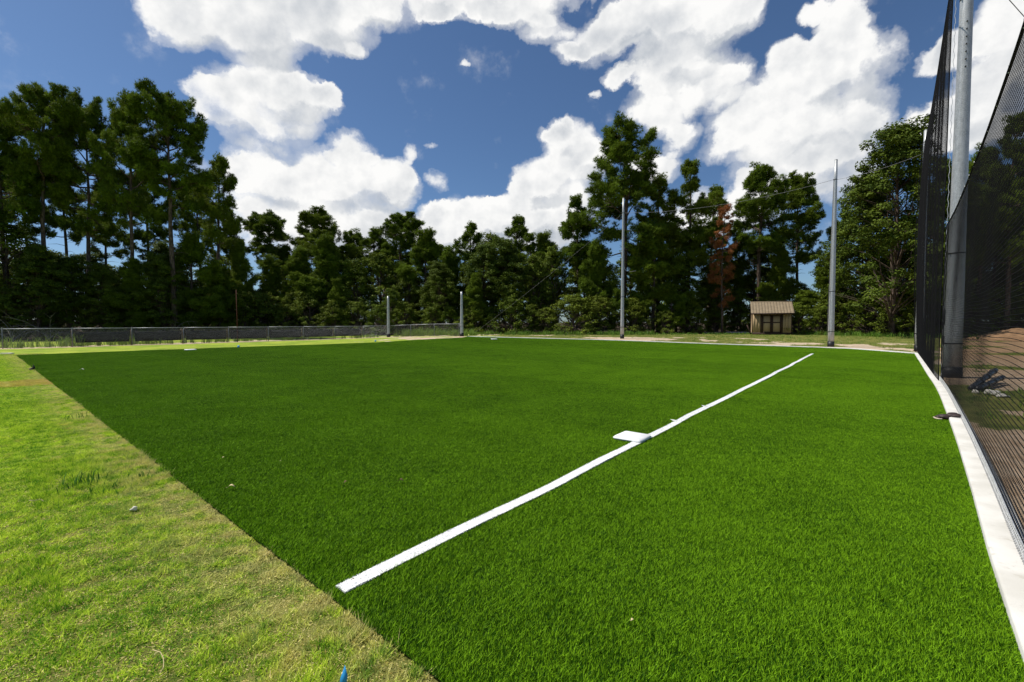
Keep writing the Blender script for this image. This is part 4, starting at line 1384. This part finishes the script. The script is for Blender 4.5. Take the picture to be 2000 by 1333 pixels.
for lst, mk in ((PINES, 'needles'), (YOUNG, 'needles'), (BROAD, 'leaves'), (UNDER, 'shrub'), (BUSH, 'shrub')):
    for a, b, c in lst:
        a.materials.append(M['bark']); b.materials.append(M[mk])

def tree(kind, proto, x, y, h, label, cat='tree', group=None, wide=1.0, rz=None, lean=0.0):
    tm, cm, hh = proto
    s = h / hh
    e = empty(kind, (x, y, float(H(x, y)) - 0.05), rnd.random() * 6.28 if rz is None else rz, (s * wide, s * wide, s))
    if lean: e.rotation_euler = (0, lean, e.rotation_euler[2])
    link('trunk', tm, None, e)
    link('crown', cm, None, e)
    tag(e, label, cat, group)
    return e
MARKS = []                                       # (column, words) of things one can find along the wood
USED = set()
def place_words(px, Y, base):
    best = min(MARKS, key=lambda q: abs(q[0] - px))
    d = px - best[0]
    side = 'directly below' if abs(d) < 14 else ('a little right of' if d > 0 else 'a little left of')
    for extra in ('', ', farther back', ', farthest back', ', lower one', ', taller one', ', hidden most'):
        t = base + ' ' + side + ' ' + best[1] + extra
        if t not in USED:
            USED.add(t)
            return t
    return t
def T(kind, proto, px, pytop, Y, label, wide=1.0, group='trees of the wood behind the field', cat='tree', rz=None):
    p = at(px, Y)
    h = top_z(pytop, Y) - p.z
    if kind == 'pine_tree': h *= 0.96                                  # the upswept top shoots reach above the trunk
    # the camera looks down a little, so a tall tree's top leans outwards in the picture: aim its foot accordingly
    return tree(kind, proto, p.x, p.y, h, label, cat, group, wide, rz)

MARKS += [(22, 'the pine beside the left border'), (92, 'the second tall top from the left'), (178, 'the broad pine of the left wood'), (258, 'the tallest pine of the left wood'),
          (342, 'the open-crowned pine of the left wood'), (428, 'the slim pine ending the left wood'), (535, 'the round-topped pine by the left wood'), (622, 'the broad round-crowned pine'), (690, 'the low dark pine'), (758, 'the fence corner pole'),
          (780, 'the open pine'), (850, 'the short chain-link fence'), (902, 'the pole where the kerb starts'), (962, 'the pointed young pine'), (1006, 'the sparse flat-topped pine'), (1060, 'the gap beside the tallest pine'),
          (1128, 'the left flank of the tallest pine'), (1216, 'the pole before the tallest pine'), (1285, 'the right flank of the tallest pine'), (1342, 'the narrow-topped pine'), (1410, 'the dead rust-coloured pine'), (1478, 'the left end of the shed'), (1552, 'the right end of the shed'),
          (1835, 'the tall black net'), (1872, 'the thick pole between the nets'), (1930, 'the black pipes'), (1985, 'the dirt mound'), (2060, 'the right border'), (-60, 'the left border')]
P = PINES
# left wood, dark against the sky
T('pine_tree', P[2], -75, 225, 41, 'dark pine cut off at the left side of the photo', 0.9)
T('pine_tree', P[0], 22, 180, 45, 'dark pine rising beside the left border of the photo', 0.9)
T('pine_tree', P[4], 92, 160, 46, 'tall dark pine, second tall top from the left border', 0.85)
T('pine_tree', P[6], 178, 190, 49, 'broad dark pine between two taller tops of the left wood', 0.82)
T('pine_tree', P[0], 258, 165, 47, 'tallest dark pine in the middle of the left wood', 0.78)
T('pine_tree', P[4], 342, 178, 48, 'open-crowned pine with visible limbs at the right of the left wood', 0.95)
T('pine_tree', P[2], 428, 285, 53, 'slimmer pine stepping down at the right end of the left wood', 0.95)
gl = 'pines standing deeper in the left wood'
for (px, py, Y, k) in ((-20, 290, 54, 2), (60, 300, 58, 4), (135, 270, 60, 2), (300, 290, 62, 0), (395, 340, 62, 4), (455, 400, 66, 1), (215, 340, 56, 2)):
    T('pine_tree', P[k], px, py, Y, place_words(px, Y, 'deep-set pine'), 0.85, gl)
# middle, further off
T('pine_tree', P[4], 535, 412, 70, 'round-topped pine just right of the left wood', 1.25)
T('pine_tree', P[6], 622, 408, 72, 'broad round-crowned pine left of the fence corner', 1.37)
T('pine_tree', P[0], 690, 440, 76, 'low dark pine right behind the broad round-crowned pine', 1.40)
T('pine_tree', P[2], 728, 436, 74, 'bright-topped pine left of the open pine above the fence corner', 1.43)
T('pine_tree', P[4], 780, 414, 71, 'open pine with sky between its limbs above the fence corner', 1.23)
T('pine_tree', P[0], 850, 468, 74, 'short pine above the short chain-link fence', 1.65)
T('pine_tree', P[2], 915, 424, 70, 'slim round-topped pine above the short pole at the end of the fence', 1.15)
T('pine_tree', P[5], 962, 468, 66, 'small pointed young pine beside the slim round-topped one', 1.04)
T('pine_tree', P[2], 1006, 412, 75, 'sparse flat-topped pine in the gap right of the middle clouds', 1.19)
T('pine_tree', P[3], 1035, 448, 66, 'dense pine left of the tallest pine with a gap of sky between', 1.28)
# right hand wood
T('pine_tree', P[3], 1128, 372, 62, 'pine filling the left flank of the tallest pine', 1.19)
T('pine_tree', P[1], 1216, 218, 59, 'tallest pine, standing behind the pole in the middle of the far kerb', 1.24, rz=2.6)
T('pine_tree', P[5], 1285, 330, 61, 'pine filling the right flank of the tallest pine', 1.15)
T('pine_tree', P[3], 1342, 302, 60, 'pine with a narrow top, right of the tallest pine', 1.04)
T('pine_tree', P[2], 1385, 352, 64, 'thin pine leaning over the dead rust-coloured one', 1.04)
T('pine_tree', P[0], 1478, 308, 61, 'tall full pine above the left part of the shed', 1.20)
T('pine_tree', P[6], 1552, 342, 63, 'broad pine above the right part of the shed', 1.00)
T('pine_tree', P[4], 1648, 418, 62, 'flat round pine seen just right of the tall pole by the shed', 1.04)
T('pine_tree', P[5], 1430, 420, 66, 'pine in the shade behind the dead rust-coloured one', 1.04)
T('broadleaf_tree', BROAD[1], 1742, 242, 45, 'big bright-leaved broadleaf tree left of the tall black net', 1.15)
T('broadleaf_tree', BROAD[0], 1690, 345, 50, 'smaller broadleaf tree at the left of the big bright-leaved one', 1.08)
# the wood seen through the nets
gn = 'trees seen through the black nets'
for (px, py, Y, k) in ((1835, 300, 47, 1), (1905, 270, 45, 0), (1965, 205, 42, 3), (2040, 190, 41, 1), (2120, 210, 40, 0), (2200, 220, 38, 3), (1870, 330, 52, 5), (1935, 330, 52, 3), (2010, 300, 50, 5), (2090, 300, 48, 2)):
    T('pine_tree', P[k], px, py, Y, place_words(px, Y, 'pine behind the nets'), 0.9, gn)
# dead pine
T('dead_pine', DEADPINE, 1410, 405, 55.2, 'dead pine with rust-coloured needles left of the shed', 1.0)
# young pines along the edge
gy = 'young pines at the wood edge'
T('young_pine', YOUNG[0], 470, 470, 56, 'young pine at the right foot of the dark left wood', 0.9, gy)
T('young_pine', YOUNG[1], 1310, 565, 55.5, 'small bright young pine in front of the wood, left of the dead pine', 1.5, gy)
T('young_pine', YOUNG[0], 1165, 470, 57, 'young pine left of the pole before the tallest pine', 1.1, gy)
T('young_pine', YOUNG[1], 1275, 440, 57, 'full young pine right of the pole before the tallest pine', 1.3, gy)
T('young_pine', YOUNG[0], 1520, 480, 60, 'young pine directly behind the shed', 1.0, gy)
# understory in the gaps
gu = 'understory trees along the wood edge'
mixr = random.Random(19)
def U(px, py, Y, k, label, wide=1.0, kind='understory_tree'):
    q = mixr.random()
    py += mixr.uniform(-22, 22)
    if q < 0.22: T(kind, YOUNG[k % 2], px, py - 25, Y, label, wide * 1.25, gu)
    elif q < 0.34: T(kind, BROAD[k % 3], px, py - 30, Y, label, wide * 1.25, gu)
    else: T(kind, UNDER[k], px, py, Y, label, wide * mixr.uniform(0.85, 1.2), gu)
dark_lbl = 'dark leafy understory tree in the shade behind the long fence'
for (px, py, Y, k) in ((-60, 470, 42, 0), (15, 430, 44, 1), (75, 520, 43, 2), (140, 540, 45, 0), (205, 555, 46, 3), (265, 540, 47, 2), (320, 520, 48, 0), (375, 500, 50, 1), (430, 540, 52, 2), (480, 560, 54, 3),
                       (40, 510, 51, 3), (110, 490, 53, 0), (180, 505, 54, 1), (250, 510, 55, 2), (330, 500, 57, 1), (400, 515, 58, 0)):
    U(px, py, Y, k, place_words(px, Y, 'dark shaded understory tree'), 1.1)
mid_lbl = 'leafy understory tree in the sunny wood edge beyond the fence corner'
for (px, py, Y, k) in ((530, 520, 60, 0), (590, 500, 61, 1), (640, 490, 60, 2), (700, 520, 61, 0), (745, 500, 63, 3), (800, 520, 62, 2), (830, 480, 64, 1), (880, 500, 60, 0), (940, 520, 59, 1), (985, 500, 59, 2), (1040, 500, 60, 0), (1080, 500, 61, 3),
                       (570, 560, 58, 3), (660, 570, 58, 1), (765, 585, 57.5, 2), (860, 560, 57, 3), (930, 570, 56, 2), (1000, 570, 56, 0), (560, 470, 72, 0), (650, 480, 74, 2), (760, 470, 78, 0), (850, 480, 76, 1), (960, 470, 78, 2), (1060, 470, 76, 1)):
    U(px, py, Y, k, place_words(px, Y, 'sunlit understory tree'), 1.1)
rgt_lbl = 'leafy understory tree at the wood edge between the tallest pine and the shed'
for (px, py, Y, k) in ((1190, 530, 58, 2), (1250, 540, 58, 1), (1340, 530, 58, 0), (1395, 540, 59, 3), (1440, 540, 60, 1), (1150, 480, 63, 1), (1230, 480, 64, 0), (1320, 470, 66, 2), (1400, 480, 66, 1), (1470, 500, 66, 0), (1360, 600, 56, 2)):
    U(px, py, Y, k, place_words(px, Y, 'leafy understory tree'), 1.1)
U(1560, 535, 58, 0, 'leafy understory tree just behind the right end of the shed')
U(1612, 520, 54.5, 2, 'wide willowy bush-like tree behind the tall pole by the shed', 1.15)
U(1660, 540, 54, 1, 'leafy understory tree right of the tall pole by the shed', 1.0)
U(1718, 520, 49, 2, 'leafy understory tree under the big bright-leaved broadleaf tree', 0.9)
U(1770, 480, 48, 0, 'leafy understory tree against the left side of the tall black net', 0.9)
net_lbl = 'leafy understory tree in the wood seen through the black nets'
for (px, py, Y, k) in ((1820, 520, 46, 1), (1880, 540, 46, 0), (1945, 560, 46, 3), (2010, 550, 45, 2), (2080, 540, 44, 1), (2150, 520, 42, 0), (1840, 470, 56, 2), (1910, 480, 56, 0), (1980, 470, 54, 1), (2050, 480, 54, 3)):
    U(px, py, Y, k, place_words(px, Y, 'understory tree behind the nets'), 1.2)
# bushes at the foot
gbsh = 'bushes along the foot of the wood'
for (px, py, Y, k, w, lb) in ((1120, 575, 53.5, 0, 1.7, 'grey-green thicket left of the pole before the tallest pine'), (1300, 605, 54.5, 1, 1.2, 'low bush right of the pole before the tallest pine'),
                              (1065, 600, 54.5, 1, 1.3, 'bush between the grey-green thicket and the sandy verge'), (1560, 590, 51.5, 0, 1.2, 'bush touching the right wall of the shed'),
                              (1600, 600, 50.5, 1, 1.2, 'bush at the foot of the willowy tree by the tall pole'), (1665, 585, 50, 0, 1.2, 'bush just right of the tall pole by the shed'),
                              (1730, 575, 46, 1, 1.1, 'bush at the foot of the big broadleaf tree'), (1775, 600, 45, 0, 1.0, 'bush beside the foot of the tall black net'),
                              (850, 590, 56, 0, 1.1, 'light green bush behind the short chain-link fence')):
    T('bush', BUSH[k], px, py, Y, lb, w, gbsh, 'bush')
for (px, py, Y, w) in ((520, 565, 57, 1.3), (560, 590, 56, 1.2), (605, 575, 57, 1.3), (650, 590, 56, 1.2), (700, 580, 57, 1.3), (742, 600, 56, 1.1), (790, 590, 57.5, 1.3), (880, 600, 55.5, 1.2), (925, 590, 55, 1.2), (960, 605, 54.5, 1.2), (1000, 585, 55, 1.3), (1035, 600, 54.5, 1.1),
                        (1170, 585, 55, 1.3), (1235, 590, 55.5, 1.3), (1345, 590, 56, 1.3), (1395, 600, 58, 1.3), (1445, 590, 61, 1.4), (1500, 580, 59, 1.4), (1625, 575, 52, 1.4), (1700, 580, 47.5, 1.3), (1755, 585, 46.5, 1.2),
                        (-30, 580, 43, 1.4), (40, 575, 44.5, 1.4), (105, 585, 45, 1.3), (170, 580, 46.5, 1.4), (235, 590, 47.5, 1.3), (290, 580, 49, 1.4), (350, 590, 50, 1.3), (405, 580, 52, 1.4), (455, 590, 53.5, 1.3), (500, 580, 55.5, 1.3),
                        (1830, 570, 45, 1.5), (1890, 575, 45, 1.5), (1950, 570, 44, 1.5), (2010, 575, 44, 1.5), (2075, 570, 43, 1.5)):
    T('bush', BUSH[(int(px) // 7) % 2], px, py + mixr.uniform(-10, 10), Y, place_words(px, Y, 'shaded bush' if px < 515 else 'leafy bush'), w, gbsh, 'bush')
# a last far row so that no bare horizon shows
gf = 'far trees behind the wood'
for i in range(20):
    px = -150 + i * 118 + rnd.uniform(-20, 20)
    T('far_tree', UNDER[i % 4], px, 500 + rnd.uniform(-20, 25), 92 + rnd.uniform(-6, 6), 'far leafy tree closing the gaps low behind the wood', 1.5, gf)

# ------------------------------------------------------------------ twiggy dead shrubs in the dark edge
def dead_shrub(px, pybase, Y, hgt, seed, label):
    rs = np.random.RandomState(seed)
    p = at(px, Y)
    mb = MB()
    for i in range(7):
        a = rs.rand() * 6.28; L = hgt * (0.6 + 0.5 * rs.rand())
        pts = [np.zeros(3)]
        d = np.array((math.cos(a) * 0.4, math.sin(a) * 0.4, 1.0))
        for j in range(7):
            d = d + rs.randn(3) * 0.22 + np.array((math.cos(a) * 0.12, math.sin(a) * 0.12, -0.16)); d /= np.linalg.norm(d)
            pts.append(pts[-1] + d * L / 7)
        mb.tube(pts, np.linspace(0.035, 0.008, 8), 4, cap=False)
        for j in (3, 4, 5, 6):
            dd = d + rs.randn(3) * 0.8; dd /= np.linalg.norm(dd)
            mb.tube([pts[j], pts[j] + dd * L * 0.12, pts[j] + dd * L * 0.25 + np.array((0, 0, -0.1))], [0.014, 0.01, 0.004], 3, cap=False)
    o = mb.build('dead_shrub', M['twig']); o.location = p
    tag(o, label, 'shrub', 'bare shrubs behind the long fence')
dead_shrub(25, 660, 39.5, 4.6, 3, 'bare arching grey shrub at the left border behind the fence')
dead_shrub(95, 660, 41.0, 3.6, 4, 'bare twisted grey shrub behind the second fence bay')
dead_shrub(330, 650, 46.5, 3.2, 8, 'small bare grey shrub in the shade under the middle of the left wood')

# ------------------------------------------------------------------ weeds
def weed_mesh(spots, hgt, nb, seed, wd=0.014):
    rs = np.random.RandomState(seed)
    mb = MB()
    X = []
    for (x, y, s) in spots:
        z = float(H(x, y))
        n = nb
        a = rs.rand(n) * 6.28; h = hgt * s * (0.5 + 0.7 * rs.rand(n)); l = h * (0.15 + 0.6 * rs.rand(n))
        bx = x + rs.randn(n) * 0.10 * s; by = y + rs.randn(n) * 0.10 * s
        yw = rs.rand(n) * 6.28; w = wd * (0.6 + 0.8 * rs.rand(n)) / 2
        c, s2 = np.cos(yw) * w, np.sin(yw) * w
        mx, my = bx + np.cos(a) * l * 0.4, by + np.sin(a) * l * 0.4
        V = np.stack([np.stack([bx - c, by - s2, np.full(n, z)], 1), np.stack([bx + c, by + s2, np.full(n, z)], 1),
                      np.stack([mx + c * 0.8, my + s2 * 0.8, z + h * 0.7], 1), np.stack([mx - c * 0.8, my - s2 * 0.8, z + h * 0.7], 1),
                      np.stack([bx + np.cos(a) * l, by + np.sin(a) * l, z + h], 1)], 1).reshape(-1, 3)
        b = np.arange(n) * 5
        mb.add(V, [np.stack([b, b + 1, b + 2, b + 3], 1), np.stack([b + 3, b + 2, b + 4], 1)], np.repeat(1 + 0.25 * rs.randn(n), 5))
    return mb
rs = np.random.RandomState(77)
spots = []
for i in range(len(FP) - 1):
    for k in range(26):
        p = FP[i].lerp(FP[i + 1], rs.rand()) + fn * (0.3 + abs(rs.randn()) * 1.4)
        d = 1.0 if i < 4 else 0.6
        if vnoise(p.x, p.y, 1.8, 9) > 0.42: spots.append((p.x, p.y, (0.6 + 0.9 * rs.rand()) * d))
for k in range(150):
    p = FQ[0].lerp(FQ[-1], rs.rand() * 1.0) + Vector((1.0, 2.0, 0)).normalized() * (0.4 + abs(rs.randn()) * 2.2)
    spots.append((p.x, p.y, 0.7 + 0.9 * rs.rand()))
wo = weed_mesh(spots, 0.55, 16, 5, 0.03).build('fence_weeds', M['weed'])
tag(wo, 'tall light green weeds growing along the chain-link fences', 'weeds', kind='stuff')
spots = []
edge = [(-6, 49.5), (2, 50.5), (9, 50.3), (14, 50.6), (20, 52.0), (26, 52.5), (33, 50.5), (35.5, 43.5), (43, 37)]
for k in range(620):
    i = rs.randint(0, len(edge) - 1); f = rs.rand()
    x = edge[i][0] * (1 - f) + edge[i + 1][0] * f + rs.randn() * 0.5; y = edge[i][1] * (1 - f) + edge[i + 1][1] * f + rs.randn() * 0.9
    spots.append((x, y, 0.5 + 0.8 * rs.rand()))
spots = [q for q in spots if not (15.5 < q[0] * 50 / q[1] < 32)] + [(x, y, h * 0.45) for x, y, h in spots if 15.5 < x * 50 / y < 32]
wo = weed_mesh(spots, 0.42, 14, 6, 0.035).build('verge_weeds', M['weed'])
tag(wo, 'rough grass and weeds along the foot of the wood', 'weeds', kind='stuff')
# thin grass of the verge and of the ground behind the nets
n = 7000
px, Y = rs.uniform(940, 2080, n), 3.0 + 47 * rs.rand(n) ** 0.8
X = (px - 1000) / FPX * Y
dm = ground_masks(X, Y)
ok = ~inside(turf_poly, X, Y) & (seg_dist(KF, X, Y) > 0.4) & (seg_dist(KR, X, Y) > 0.4) & (dm[0] < 0.35) & (dm[1] < 0.5)
spots = [(a, b, 0.5 + 0.8 * c) for a, b, c in zip(X[ok], Y[ok], rs.rand(ok.sum()))]
wo = weed_mesh(spots, 0.10, 9, 8, 0.014).build('verge_grass', M['weed'])
tag(wo, 'thin rough grass on the ground past the kerb', 'grass', kind='stuff')

# rank tufts standing in the lawn
def tuft(px, py, hgt, n, seed, label):
    p = G(px, py)
    mb = weed_mesh([(p.x, p.y, 1.0)], hgt, n, seed, 0.011)
    for a in mb.v: a -= np.array((p.x, p.y, p.z))
    o = mb.build('grass_tuft', M['darkweed']); o.location = p
    tag(o, label, 'grass tuft', 'dark grass tufts in the lawn')
tuft(156, 948, 0.12, 40, 1, 'largest dark green grass tuft standing in the lawn')
tuft(183, 938, 0.09, 9, 2, 'thin dark grass tuft just right of the largest one')
tuft(209, 960, 0.07, 24, 3, 'low dark grass tuft between the largest one and the turf edge')
tuft(242, 944, 0.08, 8, 4, 'thin dark grass tuft nearer the turf edge')
tuft(276, 936, 0.08, 8, 5, 'thin dark grass tuft closest to the turf edge')
tuft(150, 818, 0.12, 18, 6, 'dark grass tuft farther up the lawn, above the others')

# ------------------------------------------------------------------ small things lying about
def lump(r, seed, sq=(1, 1, 0.6), rough=0.18):
    import bmesh
    bm = bmesh.new()
    bmesh.ops.create_icosphere(bm, subdivisions=3, radius=r)
    rr = np.random.RandomState(seed)
    K = unit(rr, 7); A = rr.rand(7) * rough
    for v in bm.verts:
        d = v.co.normalized()
        k = 1 + sum(a * math.sin(4 * (d.x * q[0] + d.y * q[1] + d.z * q[2]) + 3 * q[0]) for q, a in zip(K, A))
        v.co = Vector((d.x * r * k * sq[0], d.y * r * k * sq[1], d.z * r * k * sq[2]))
    me = bpy.data.meshes.new('lump'); bm.to_mesh(me); bm.free()
    return me
def thing(name, me, m, p, label, cat, rz=0.0, dz=0.0, group=None, smooth=True):
    o = link(name, me, m, smooth=smooth); o.location = (p.x, p.y, p.z + dz); o.rotation_euler = (0, 0, rz)
    tag(o, label, cat, group)
    return o
thing('stone', lump(0.026, 3, (1.0, 0.8, 0.7)), M['stone'], G(262, 999), 'small white stone lying on the lawn below the grass tufts', 'stone', 0.3, 0.022)
thing('stone', lump(0.22, 5, (1.3, 0.8, 0.16)), M['stone'], G(14, 692), 'flat pale slab lying on the lawn at the left border', 'stone', 0.1, 0.03)
thing('stone', lump(0.12, 6, (1.2, 0.8, 0.55)), M['stone'], G(1936, 772), 'larger pale lump of rubble beside the black pipes', 'rubble', 0.4, 0.06, 'rubble behind the near net')
thing('stone', lump(0.08, 7, (1.3, 0.8, 0.5)), M['stone'], G(1905, 768), 'smaller pale lump of rubble at the foot of the black pipes', 'rubble', 0.9, 0.03, 'rubble behind the near net')
thing('stone', lump(0.09, 9, (1.4, 0.8, 0.35)), M['stone'], G(1958, 776), 'flat pale rubble right of the larger lump', 'rubble', 0.2, 0.03, 'rubble behind the near net')

# two black pipes behind the near net
def pipe(a, b, r, label):
    pa, pb = Vector(a), Vector(b)
    mb = MB()
    n = 10
    P_ = [pa.lerp(pb, i / n) - pa for i in range(n + 1)]
    mb.tube(P_, r, 12)
    d = (pb - pa).normalized()
    for f in (0.35, 0.62, 0.9):
        q_ = (pb - pa) * f
        mb.tube([q_ - d * 0.05, q_ + d * 0.05], r * 1.25, 12)
    o = mb.build('pipe', M['pipe']); o.location = pa
    tag(o, label, 'pipe', 'black pipes behind the near net')
g1 = G(1896, 764); g2 = G(1943, 748); g3 = G(1900, 765); g4 = G(1958, 752)
pipe((g1.x, g1.y, 0.06), (g2.x, g2.y, 0.34), 0.06, 'upper black pipe propped up behind the near net')
pipe((g3.x + 0.1, g3.y, 0.06), (g4.x, g4.y, 0.20), 0.055, 'lower black pipe behind the near net')

# dark glove lying half on the kerb
def glove():
    p = G(1841, 822)
    e = empty('glove', (p.x + 0.02, p.y, p.z + TURF_Z), R(-25))
    tag(e, 'dark brown leather glove lying half on the white kerb', 'glove')
    import bmesh
    bm = bmesh.new()
    def blob(c, s, rot=0.0):
        r = bmesh.ops.create_uvsphere(bm, u_segments=14, v_segments=10, radius=1.0)
        cr_, sr = math.cos(rot), math.sin(rot)
        for v in r['verts']:
            x, y, z = v.co.x * s[0], v.co.y * s[1], v.co.z * s[2]
            v.co = Vector((x * cr_ - y * sr + c[0], x * sr + y * cr_ + c[1], z + c[2]))
    blob((0, 0, 0.055), (0.085, 0.075, 0.04))
    for k, (a, L) in enumerate(((-0.55, 0.075), (-0.2, 0.095), (0.12, 0.095), (0.45, 0.08))):
        blob((0.075 + math.cos(a) * 0.05, math.sin(a) * 0.09, 0.085 + 0.008 * k), (L, 0.022, 0.019), a * 0.7)
    blob((-0.01, 0.085, 0.05), (0.065, 0.022, 0.024), 0.9)
    blob((-0.085, -0.01, 0.04), (0.03, 0.055, 0.03))
    me = bpy.data.meshes.new('leather_shell'); bm.to_mesh(me); bm.free()
    o = link('leather_shell', me, M['glove'], e, smooth=True)
    rm = o.modifiers.new('fuse', 'REMESH'); rm.mode = 'VOXEL'; rm.voxel_size = 0.006
    sm = o.modifiers.new('smooth', 'SMOOTH'); sm.iterations = 4; sm.factor = 0.5
    MB().tube([(-0.12, 0.03, 0.028), (-0.115, -0.03, 0.022), (-0.095, -0.07, 0.022), (-0.05, -0.09, 0.026)], 0.012, 6).build('wrist_strap', M['lace'], e)
glove()

# blue marker at the lower border, blue scraps at the far side
def marker():
    p = G(668, 1352)
    mb = MB()
    V = [(-0.012, 0, 0), (0.014, 0, 0), (0.016, 0.002, 0.06), (-0.001, 0.004, 0.105), (-0.014, 0.001, 0.05)]
    V += [(x, y + 0.006, z) for (x, y, z) in V]
    mb.add(V, [(0, 1, 2, 3, 4), (9, 8, 7, 6, 5)] + [(i, 5 + i, 5 + (i + 1) % 5, (i + 1) % 5) for i in range(5)])
    o = mb.build('marker_peg', M['blue']); o.location = p; o.rotation_euler = (R(-8), R(8), R(20))
    tag(o, 'pointed blue plastic peg at the bottom border of the photo', 'peg')
marker()
def scrap(px, py, s, label):
    p = G(px, py)
    mb = MB()
    V = [(-s, 0, 0), (s, 0.02, 0), (s * 0.7, 0.05, s * 1.6), (-s * 0.3, 0.03, s * 1.9)]
    V += [(x, y + 0.02, z) for (x, y, z) in V]
    mb.add(V, [(0, 1, 2, 3), (7, 6, 5, 4)] + [(i, 4 + i, 4 + (i + 1) % 4, (i + 1) % 4) for i in range(4)])
    o = mb.build('flag_scrap', M['blue']); o.location = p
    tag(o, label, 'flag', 'blue flags at the turf edge')
scrap(465, 680, 0.09, 'blue marker flag at the turf edge near the thin rusty pole')
scrap(733, 668, 0.08, 'tiny pale blue flag at the turf edge left of the fence corner')
# black scrap at the turf corner
p = G(64, 724)
o = MB().tube([(-0.10, 0, 0.03), (-0.02, 0.02, 0.05), (0.05, 0.0, 0.11), (0.02, 0.0, 0.2)], [0.04, 0.05, 0.035, 0.01], 7).build('edging_scrap', M['dark']); o.location = p
tag(o, 'small black scrap of edging at the turf seam, upper left', 'scrap')
# thin rusty pole and a stub by the fence
p = at(464, 37.6)
o = MB().tube([(0, 0, -0.05), (0.0, 0, 2.0), (-0.01, 0, 4.3)], 0.028, 8).build('rusty_pole', M['rust']); o.location = p
tag(o, 'thin rusty pole standing by the long chain-link fence', 'pole')
p = at(190, 32.0)
o = MB().tube([(0, 0, 0), (0.02, 0, 0.2), (0.0, 0.01, 0.36)], [0.06, 0.07, 0.05], 7).build('stump', M['deadwood']); o.location = p
tag(o, 'short brown stump at the foot of the long fence', 'stump')

# straw and dead leaves
def stalk(name, pts, r, m, label, cat, group):
    P_ = [G(*q) for q in pts]
    o0 = P_[0].copy()
    mb = MB().tube([p_ - o0 + Vector((0, 0, 0.036 + 0.004 * math.sin(i * 2.0))) for i, p_ in enumerate(P_)], r, 5)
    o = mb.build(name, M[m]); o.location = o0
    tag(o, label, cat, group)
stalk('straw_stalk', [(57, 986), (70, 986), (80, 983), (86, 987)], 0.003, 'straw', 'bent pale straw stalk on the lawn left of the white stone', 'straw', 'straw on the grass')
stalk('straw_stalk', [(300, 1284), (314, 1290), (320, 1300), (320, 1318), (314, 1330)], 0.0018, 'straw', 'curved straw stalk on the lawn near the bottom border', 'straw', 'straw on the grass')
def leaf(px, py, s, rz, m, label):
    p = G(px, py)
    V, F = [], []
    n = 8
    for i in range(n + 1):
        t = i / n
        w = s * 0.28 * math.sin(PI * t) ** 0.8 + 0.0005
        z = 0.02 * math.sin(PI * t) * s / 0.06
        V += [((t - 0.5) * s, -w, z + 0.25 * w), ((t - 0.5) * s, 0, z), ((t - 0.5) * s, w, z + 0.25 * w)]
    for i in range(n):
        for j in (0, 1): F.append((i * 3 + j, i * 3 + 3 + j, i * 3 + 4 + j, i * 3 + 1 + j))
    mb = MB().add(V, F)
    mb.tube([(-0.5 * s, 0, 0), (-0.68 * s, 0.02 * s, 0.004)], 0.0012, 4)
    o = mb.build('dead_leaf', M[m]); o.location = (p.x, p.y, p.z + TURF_Z + 0.034); o.rotation_euler = (0, 0, rz)
    so = o.modifiers.new('thickness', 'SOLIDIFY'); so.thickness = 0.0008
    tag(o, label, 'leaf', 'dead leaves on the turf')
leaf(452, 962, 0.065, 0.3, 'straw', 'curled pale leaf on the turf near the lawn seam')
leaf(437, 902, 0.030, 1.2, 'straw', 'tiny pale leaf on the turf above the curled one')
leaf(548, 909, 0.016, 0.2, 'straw', 'smallest pale fleck on the turf right of the curled leaf')
leaf(676, 952, 0.045, 0.9, 'deadwood', 'brown leaf on the turf, left of a similar brown twig')
leaf(783, 949, 0.055, -0.2, 'deadwood', 'brown leaf on the turf, right of a similar one')
leaf(1235, 1229, 0.022, 0.5, 'straw', 'tiny pale leaf on the turf right of the foul line, low in the photo')
leaf(690, 1147, 0.018, 0.4, 'deadwood', 'small brown leaf lying on the near end of the foul line')
leaf(160, 726, 0.12, 0.4, 'stone', 'pale leaf fleck on the turf near the far left corner')

# ------------------------------------------------------------------ dirt mound, pale track behind the shed
def mound():
    c = at(1985, 38.5)
    n, k = 72, 26
    V = [(0, 0, 0.86)]
    rs = np.random.RandomState(8)
    mb = MB()
    for j in range(1, k + 1):
        t = j / k
        for i in range(n):
            a = i / n * 2 * PI
            r = t * (3.1 + 0.7 * math.sin(2 * a + 1) + 0.3 * math.sin(5 * a))
            x, y = r * math.cos(a) * 1.25, r * math.sin(a)
            z = 0.86 * (1 - t * t * (3 - 2 * t)) + 0.42 * (fbm(np.array([x]), np.array([y]), 0.9, 4)[0] - 0.5) * (1 - t) - 0.03 * t
            V.append((x, y, z))
    F3 = np.array([(0, 1 + i, 1 + (i + 1) % n) for i in range(n)])
    F4 = np.array([(1 + j * n + i, 1 + (j + 1) * n + i, 1 + (j + 1) * n + (i + 1) % n, 1 + j * n + (i + 1) % n) for j in range(k - 1) for i in range(n)])
    mb.add(V, [F3, F4])
    o = mb.build('dirt_mound', M['mound'], smooth=True); o.location = c
    tag(o, kind='structure')
M['mound'] = simple('reddish_dirt', (0.40, 0.24, 0.13), 0.95, 0.1, 0, 0.3, 2.5, 0.8)
mound()
a, b = at(1405, 58.0), at(1470, 58.0)
mb = MB()
xs = np.linspace(a.x - 2, b.x + 2.0, 12)
V = np.concatenate([np.stack([xs, 57.0 + 0.1 * xs * 0 + 0.15 * np.sin(xs), np.full(12, 0.27)], 1), np.stack([xs, 59.5 + 0.2 * np.cos(xs * 2), np.full(12, 0.40)], 1)])
mb.add(V, [np.array([(i, i + 1, 13 + i, 12 + i) for i in range(11)])])
po = mb.build('gravel_track', M['concrete']); tag(po, kind='structure')
